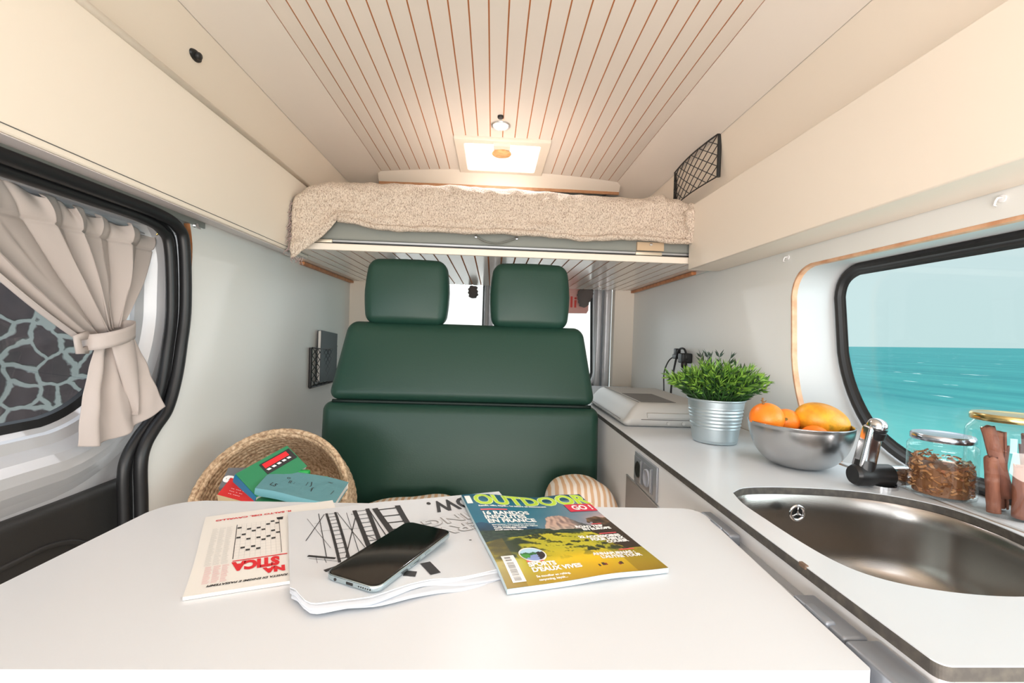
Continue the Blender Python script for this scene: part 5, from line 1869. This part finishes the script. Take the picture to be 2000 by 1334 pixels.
for (p, q, w) in (((.025, .217), (.036, .071), .0010), ((.033, .212), (.011, .125), .0011), ((.076, .189), (.058, .064), .0013), ((.097, .209), (.113, .095), .0013), ((.051, .214), (.084, .073), .0008),
                  ((.064, .208), (.074, .064), .0007), ((.010, .201), (.041, .094), .0005), ((.028, .151), (.080, .145), .0006), ((.070, .200), (.078, .198), .0012), ((.108, .213), (.122, .130), .0009),
                  ((.015, .081), (.046, .064), .0040), ((.016, .074), (.048, .056), .0007), ((.034, .035), (.060, .046), .0062), ((.024, .077), (.026, .058), .0005), ((.033, .072), (.036, .056), .0005),
                  ((.086, .120), (.110, .080), .0008), ((.020, .18), (.030, .178), .0005)):
    stroke(b, [p, q], w, nm, H1, 6)
stroke(b, [(.146, .021), (.153, -.006)], .013, nm, H1, 4)
stroke(b, [(.118, .002), (.131, -.003)], .011, nm, H1, 3)
stroke(b, [(.216, .070), (.219, .070)], .002, nm, H1, 1)
obj('bridge_drawing', b, ink, t)
b = B(); put_text(b, 'NOW.', .0560, .186, .2170, nm, rot=R180 + .10, bold=.0016, h=H1, sx=.66, align='RIGHT')
obj('black_headline', b, ink, t)
b = B(); put_text(b, 'ING', .0360, .163, .1500, nm, rot=R180 + .20, bold=.0013, h=H1, sx=1.2, align='RIGHT'); put_text(b, 'ERV', .0360, .178, .1180, nm, rot=R180 + .18, bold=.0013, h=H1, sx=1.2, align='RIGHT')
obj('outlined_headline', b, ink_g, t)
b = B(); put_text(b, 'ING', .0360, .163, .1500, nm, rot=R180 + .20, bold=.0003, h=H1 + .0003, sx=1.2, align='RIGHT'); put_text(b, 'ERV', .0360, .178, .1180, nm, rot=R180 + .18, bold=.0003, h=H1 + .0003, sx=1.2, align='RIGHT')
obj('headline_filling', b, paper, t)

# magazine
t = thing('outdoor_magazine', 'glossy magazine with mountain meadow cover, overlapping the newspaper', 'magazine', (0.1, 0.65, TZ))
MW, MH = 0.206, 0.280
def mz(u, v):
    k = max(0, min(1, (v - .14) / .12))
    a = u / MW
    z = TZ + .0008
    z += .0058 * max(0, min(1, v / .05)) * max(0, min(1, 1.25 - a * 1.6))
    z += k * k * (.0026 * math.cos(a * 2 * PI * 1.1 - .9) + .0022 * math.exp(-((a - .80) / .10) ** 2) + .0015)
    z += .0022 * math.exp(-((a - .62) / .20) ** 2) * max(0, 1 - v / .08)
    return z
mm0 = page((0.0250, 0.503), math.radians(14.3), mz)
mm = lambda u, v, h=0.0: mm0(u, v * (1 - .085 * u / MW), h)
b = B(); slab(b, mm, MW, MH, 0.0003, 0.0062, 40, 40); obj('page_block', b, page_m, t, smooth=True, angle=50)


def lerp3(a, c, k):
    k = max(0, min(1, k)); return tuple(a[i] + (c[i] - a[i]) * k for i in range(3))


def nz3(x, y, s, k=0):
    return noise.noise(Vector((x * s, y * s, k)))


def paint(u, v):
    v = v * .58 / .44 if v < .44 else (.58 + (v - .44) * .27 / .24 if v < .68 else .85 + (v - .68) * .15 / .32)
    # u 0..1 left-right, v 0..1 bottom-top
    sky = lerp3((0.09, 0.42, 0.52), (0.60, 0.58, 0.62), (u - .25) * 1.35 + (0.84 - v) * 1.6)
    if v > .955:
        sky = lerp3((0.05, 0.36, 0.46), (0.08, 0.30, 0.38), u)
    c = sky
    c = lerp3(c, (0.86, 0.70, 0.64), max(0, 1 - abs(v - .80) / .07) * max(0, (u - .80) * 4))
    # left far mountains
    hL = .74 - u * .25 + .03 * nz3(u, 0, 9)
    if u < .62 and v < hL + .02:
        c = lerp3((0.10, 0.30, 0.42), (0.10, 0.16, 0.20), (hL - v) * 5 + .3 * nz3(u, v, 20))
    # rock massif
    hR = None
    if .46 < u < .86:
        prof_ = [(.46, .64), (.50, .72), (.54, .82), (.60, .845), (.66, .85), (.70, .83), (.74, .76), (.80, .70), (.86, .66)]
        for (a, ha), (d, hd) in zip(prof_[:-1], prof_[1:]):
            if a <= u <= d:
                hR = ha + (hd - ha) * (u - a) / (d - a)
        hR += .012 * nz3(u, 1, 40)
        if hR and v < hR:
            c = lerp3((0.82, 0.69, 0.62), (0.56, 0.47, 0.45), .5 + 1.3 * nz3(u * 1.6, v * .8, 26) + (u - .68) * 2)
            if u > .69:
                c = lerp3(c, (0.22, 0.28, 0.30), min(1, (u - .69) * 12) * .8)
            c = lerp3(c, (0.80, 0.78, 0.70), (.70 - v) * 6 if v > .6 and u < .7 else 0)
    # forest belt
    hF = .645 + .02 * nz3(u, 4, 14) - (.0 if u < .5 else .01)
    if v < hF:
        c = lerp3((0.12, 0.19, 0.16), (0.22, 0.30, 0.22), .5 + nz3(u, v, 40))
    # meadow
    hM = .58 + .03 * nz3(u, 7, 5) - (.09 * max(0, .35 - u) * 3)
    if v < hM:
        c = lerp3((0.58, 0.60, 0.13), (0.78, 0.74, 0.18), .5 + .8 * nz3(u, v, 7) + (.5 - abs(u - .45)))
        c = lerp3(c, (0.97, 0.78, 0.08), max(0, min(1, (.36 - v) * 7)) * max(0, 1 - abs(u - .60) * 1.9))
        k = (nz3(u * 1.2, v * 2.6, 9, 3) + .35 * nz3(u, v, 60) - .20) * 4
        if v > .20:
            c = lerp3(c, (0.24, 0.27, 0.10), max(0, min(.85, k)) * min(1, (v - .2) * 6))
        k = (.16 - math.hypot((u - .12) * .9, (v - .42))) * 12 + 1.6 * nz3(u, v, 16, 9)
        c = lerp3(c, (0.14, 0.19, 0.13), max(0, min(.9, k)))
        if v < .2:
            c = lerp3(c, (0.62, 0.46, 0.08), (.2 - v) * 3.2)
        if u > .8 or u < .12:
            c = lerp3(c, (0.50, 0.40, 0.10), .5)
    # clumps of trees
    for (a, d, r) in ((.36, .55, .05), (.30, .52, .035), (.40, .50, .03), (.48, .60, .04), (.66, .33, .055), (.73, .35, .045), (.82, .33, .05), (.60, .44, .03), (.68, .45, .03), (.53, .40, .025), (.88, .31, .04), (.78, .40, .03)):
        q = math.hypot(u - a, (v - d) * 1.7) / r + .9 * nz3(u, v, 30) + .5 * nz3(u, v, 80)
        if q < 1.0:
            c = lerp3(lerp3((0.10, 0.14, 0.09), (0.28, 0.31, 0.13), .5 + nz3(u, v, 70)), c, max(0, q - .6) * 2)
    # dark cliff at the right
    if u > .80 + .25 * abs(.60 - v) + .05 * nz3(u, v, 18) and .30 < v < .80 + .05 * nz3(u, v, 12):
        c = lerp3((0.20, 0.15, 0.11), (0.50, 0.38, 0.26), .35 + .9 * nz3(u, v, 22) + (v - .74) * 5)
    # walkers
    for (a, d) in ((.60, .105), (.63, .115), (.645, .11), (.735, .105), (.75, .115)):
        if abs(u - a) < .008 and abs(v - d) < .014:
            c = (0.55, 0.18, 0.16) if int(a * 1000) % 2 else (0.30, 0.20, 0.16)
    return c


b = B(); b.grid(lambda u, v: mm(u * MW, v * MH, .0066), 150, 200, colfn=paint)
obj('cover_picture', b, attr_gloss, t, smooth=True)
HC = .0070
b = B(); put_text(b, 'OUTDOOR', .0560, .016, .2360, mm, bold=.0012, h=HC + .0003, sx=.665); obj('title_lettering', b, lime, t)
b = B(); put_text(b, 'OUTDOOR', .0560, .016, .2360, mm, bold=.0030, h=HC, sx=.665); obj('title_outline', b, M('title_rim', (0.85, 0.93, 0.70), .5), t)
b = B(); b.grid(lambda u, v: mm(.160 + .046 * u, .203 + .031 * v + .0, HC + .0005), 8, 3); obj('red_banner', b, M('banner_red', (0.85, 0.15, 0.27), .4), t)
b = B(); put_text(b, 'GO !', .0260, .168, .2095, mm, bold=.0010, h=HC + .0009, sx=.62); obj('banner_lettering', b, white_i, t)
b = B(); put_text(b, 'Rando, vélo, kayak... La nature en mouvement', .0072, .018, .2270, mm, bold=.0004, h=HC, sx=.82); obj('subtitle_lettering', b, white_i, t)
b = B()
for k, s_ in enumerate(('16 RANDOS', 'INSOLITES', 'EN FRANCE')):
    put_text(b, s_, .0180, .017 + .0010 * k, .1950 - .0150 * k, mm, bold=.0007, h=HC, sx=.76)
for k, s_ in enumerate(('Mercantour, Vercors, Jura, Cévennes', 'Sur les sentiers oubliés de nos régions', 'ALPES, PYRÉNÉES, CORSE', 'Massif central, Vosges...')):
    put_text(b, s_, .0050, .022, .1560 - .0062 * k, mm, bold=.0002 if k < 2 else .0004, h=HC, sx=.85)
obj('headline_lettering', b, white_i, t)
b = B()
for k, (s_, x_) in enumerate((('ROAD TRIP', .186), ('EN EUROPE', .194))):
    put_text(b, s_, .0105, x_, .1400 - .0095 * k, mm, bold=.0007, h=HC, align='RIGHT', sx=.8)
for k, (s_, x_) in enumerate((('22 ACCESSOIRES', .195), ('POUR MIEUX', .196), ('COURIR', .197))):
    put_text(b, s_, .0105, x_, .1030 - .0095 * k, mm, bold=.0007, h=HC, align='RIGHT', sx=.8)
for k, (s_, x_) in enumerate((('ANNAPURNAS :', .188), ("L'AUTRE TOUR", .192))):
    put_text(b, s_, .0105, x_, .0480 - .0095 * k, mm, bold=.0006, h=HC, align='RIGHT', sx=.8)
obj('side_lettering', b, white_i, t)
b = B()
for k, (s_, sz) in enumerate((('SPORTS', .0120), ("D'EAUX VIVES", .0120), ('Se mouiller en rafting,', .0056), ('canyoning, kayak...', .0056))):
    put_text(b, s_, sz, .037 + .001 * k, .0340 - (.0108 * k if k < 3 else .0216 + .0065), mm, bold=.0006 if k < 2 else .0002, h=HC, sx=.85)
obj('lower_lettering', b, white_i, t)
b = B(); b.grid(lambda u, v: mm(.009 + .016 * u, .008 + .054 * v, HC), 4, 8); bp = obj('barcode_panel', b, white_i, t)
b = B(); b.grid(lambda u, v: mm(.003 + .009 * u, .240 + .032 * v, HC), 3, 5); obj('corner_label', b, white_i, t)
cc_ = (.0500, .0610)
b = B(); b.add([mm(cc_[0] + .0175 * math.cos(k * PI / 18), cc_[1] + .0185 * math.sin(k * PI / 18), HC) for k in range(36)], [tuple(range(36))])
obj('white_circle', b, white_i, t)
b = B()
for (x_, y_, w_, h_) in ((.018, .2120, .042, .0050), (.172, .1500, .016, .0030), (.168, .1140, .026, .0030), (.170, .0590, .022, .0028), (.037, .0435, .022, .0030)):
    b.grid(lambda u, v, x_=x_, y_=y_, w_=w_, h_=h_: mm(x_ + w_ * u, y_ + h_ * v, HC), 6, 1)
obj('red_kickers', b, M('kicker_red', (0.90, 0.35, 0.38), .4), t)
b = B()
random.seed(9)
for k in range(20):
    stroke(b, [(.0120, .011 + k * .0018), (.0205, .011 + k * .0018)], random.choice((.0004, .0008, .0011)), mm, HC + .0003, 1)
stroke(b, [(.012, .050), (.0195, .050)], .003, mm, HC + .0003, 1); stroke(b, [(.012, .056), (.0195, .056)], .004, mm, HC + .0003, 1)
b4 = b
o = obj('barcode_bars', b, ink_g, t)


def medal(u, v):
    x, y = (u - .5) * 2, (v - .5) * 2
    c = lerp3((0.75, 0.88, 0.95), (0.55, 0.75, 0.88), .5 - y)
    if y < .25 + .15 * nz3(x, 0, 3):
        c = (0.22, 0.45, 0.24)
    if y < -.15 + .3 * x:
        c = (0.55, 0.62, 0.82)
    if x > .35 and y < .35:
        c = (0.20, 0.16, 0.16)
    if x < -.3 and -.6 < y < 0:
        c = (0.30, 0.62, 0.25)
    return c


b = B()
Nr, Na = 8, 32
for i in range(Nr):
    for j in range(Na):
        q = []
        for (ii, jj) in ((i, j), (i + 1, j), (i + 1, j + 1), (i, j + 1)):
            r_ = .0158 * ii / Nr; a = jj / Na * 2 * PI
            q.append(mm(cc_[0] + r_ * math.cos(a), cc_[1] + r_ * math.sin(a), HC + .0003))
        r_, a = (i + .5) / Nr, (j + .5) / Na * 2 * PI
        b.add(q, [(0, 1, 2, 3)], medal(.5 + .5 * r_ * math.cos(a), .5 + .5 * r_ * math.sin(a)))
obj('round_picture', b, attr_gloss, t)

# phone
t = thing('smartphone', 'silver smartphone with dark screen lying on the newspaper', 'phone', (-0.112, 0.567, TZ + .008))
TP = Matrix.Translation((-0.1115, 0.5665, TZ + .0165)) @ Matrix.Rotation(math.radians(-25.5), 4, 'Z') @ Matrix.Rotation(math.radians(0.8), 4, 'X')
b = B()
outl = rloop([(-.0365, -.0770), (.0365, -.0770), (.0365, .0770), (-.0365, .0770)], .0105, 8)
def lay(z, d):
    s1, s2 = 1 - d / .0365, 1 - d / .077
    return [TP @ Vector((p[0] * s1, p[1] * s2, z)) for p in outl]
nl = len(outl)
lv = [(-.0040, .0020), (-.0034, .0006), (-.0022, 0), (.0014, 0), (.0026, .0003), (.0030, .0010)]
for z, d in lv:
    b.v += lay(z, d)
for k in range(len(lv) - 1):
    for i in range(nl):
        b.f.append((k * nl + i, k * nl + (i + 1) % nl, (k + 1) * nl + (i + 1) % nl, (k + 1) * nl + i)); b.c.append(None)
b.f.append(tuple(range(nl))); b.c.append(None)
obj('metal_body', b, M('phone_silver', (0.72, 0.78, 0.80), .22, .9), t, smooth=True, angle=60)
b = B()
b.v += lay(.0029, .0009); b.v += lay(.0036, .0018); b.v += lay(.0037, .0030)
for k in range(2):
    for i in range(nl):
        b.f.append((k * nl + i, k * nl + (i + 1) % nl, (k + 1) * nl + (i + 1) % nl, (k + 1) * nl + i)); b.c.append(None)
b.f.append(tuple(range(2 * nl, 3 * nl))); b.c.append(None)
obj('screen', b, M('black_screen', (0.03, 0.03, 0.028), .08), t, smooth=True, angle=40)
b = B()
b.rbox((-.0045, -.0776, -.0020), (.0045, -.0768, .0008), .0003, 1, 1, T=TP)
b.tube([TP @ Vector((-.020, -.0768, -.0006)), TP @ Vector((-.020, -.0774, -.0006))], .0017, 10)
for k in range(6):
    xx = .0125 + k * .0030
    b.tube([TP @ Vector((xx, -.0768, -.0006)), TP @ Vector((xx, -.0773, -.0006))], .0008, 8)
obj('ports', b, black_pl, t)
b = B().rbox((.0363, -.018, -.0012), (.0372, .002, .0008), .0004, 2, 2, T=TP); b.rbox((.0363, .012, -.0012), (.0372, .024, .0008), .0004, 2, 2, T=TP)
obj('side_buttons', b, M('button_silver', (0.70, 0.76, 0.78), .25, .9), t)
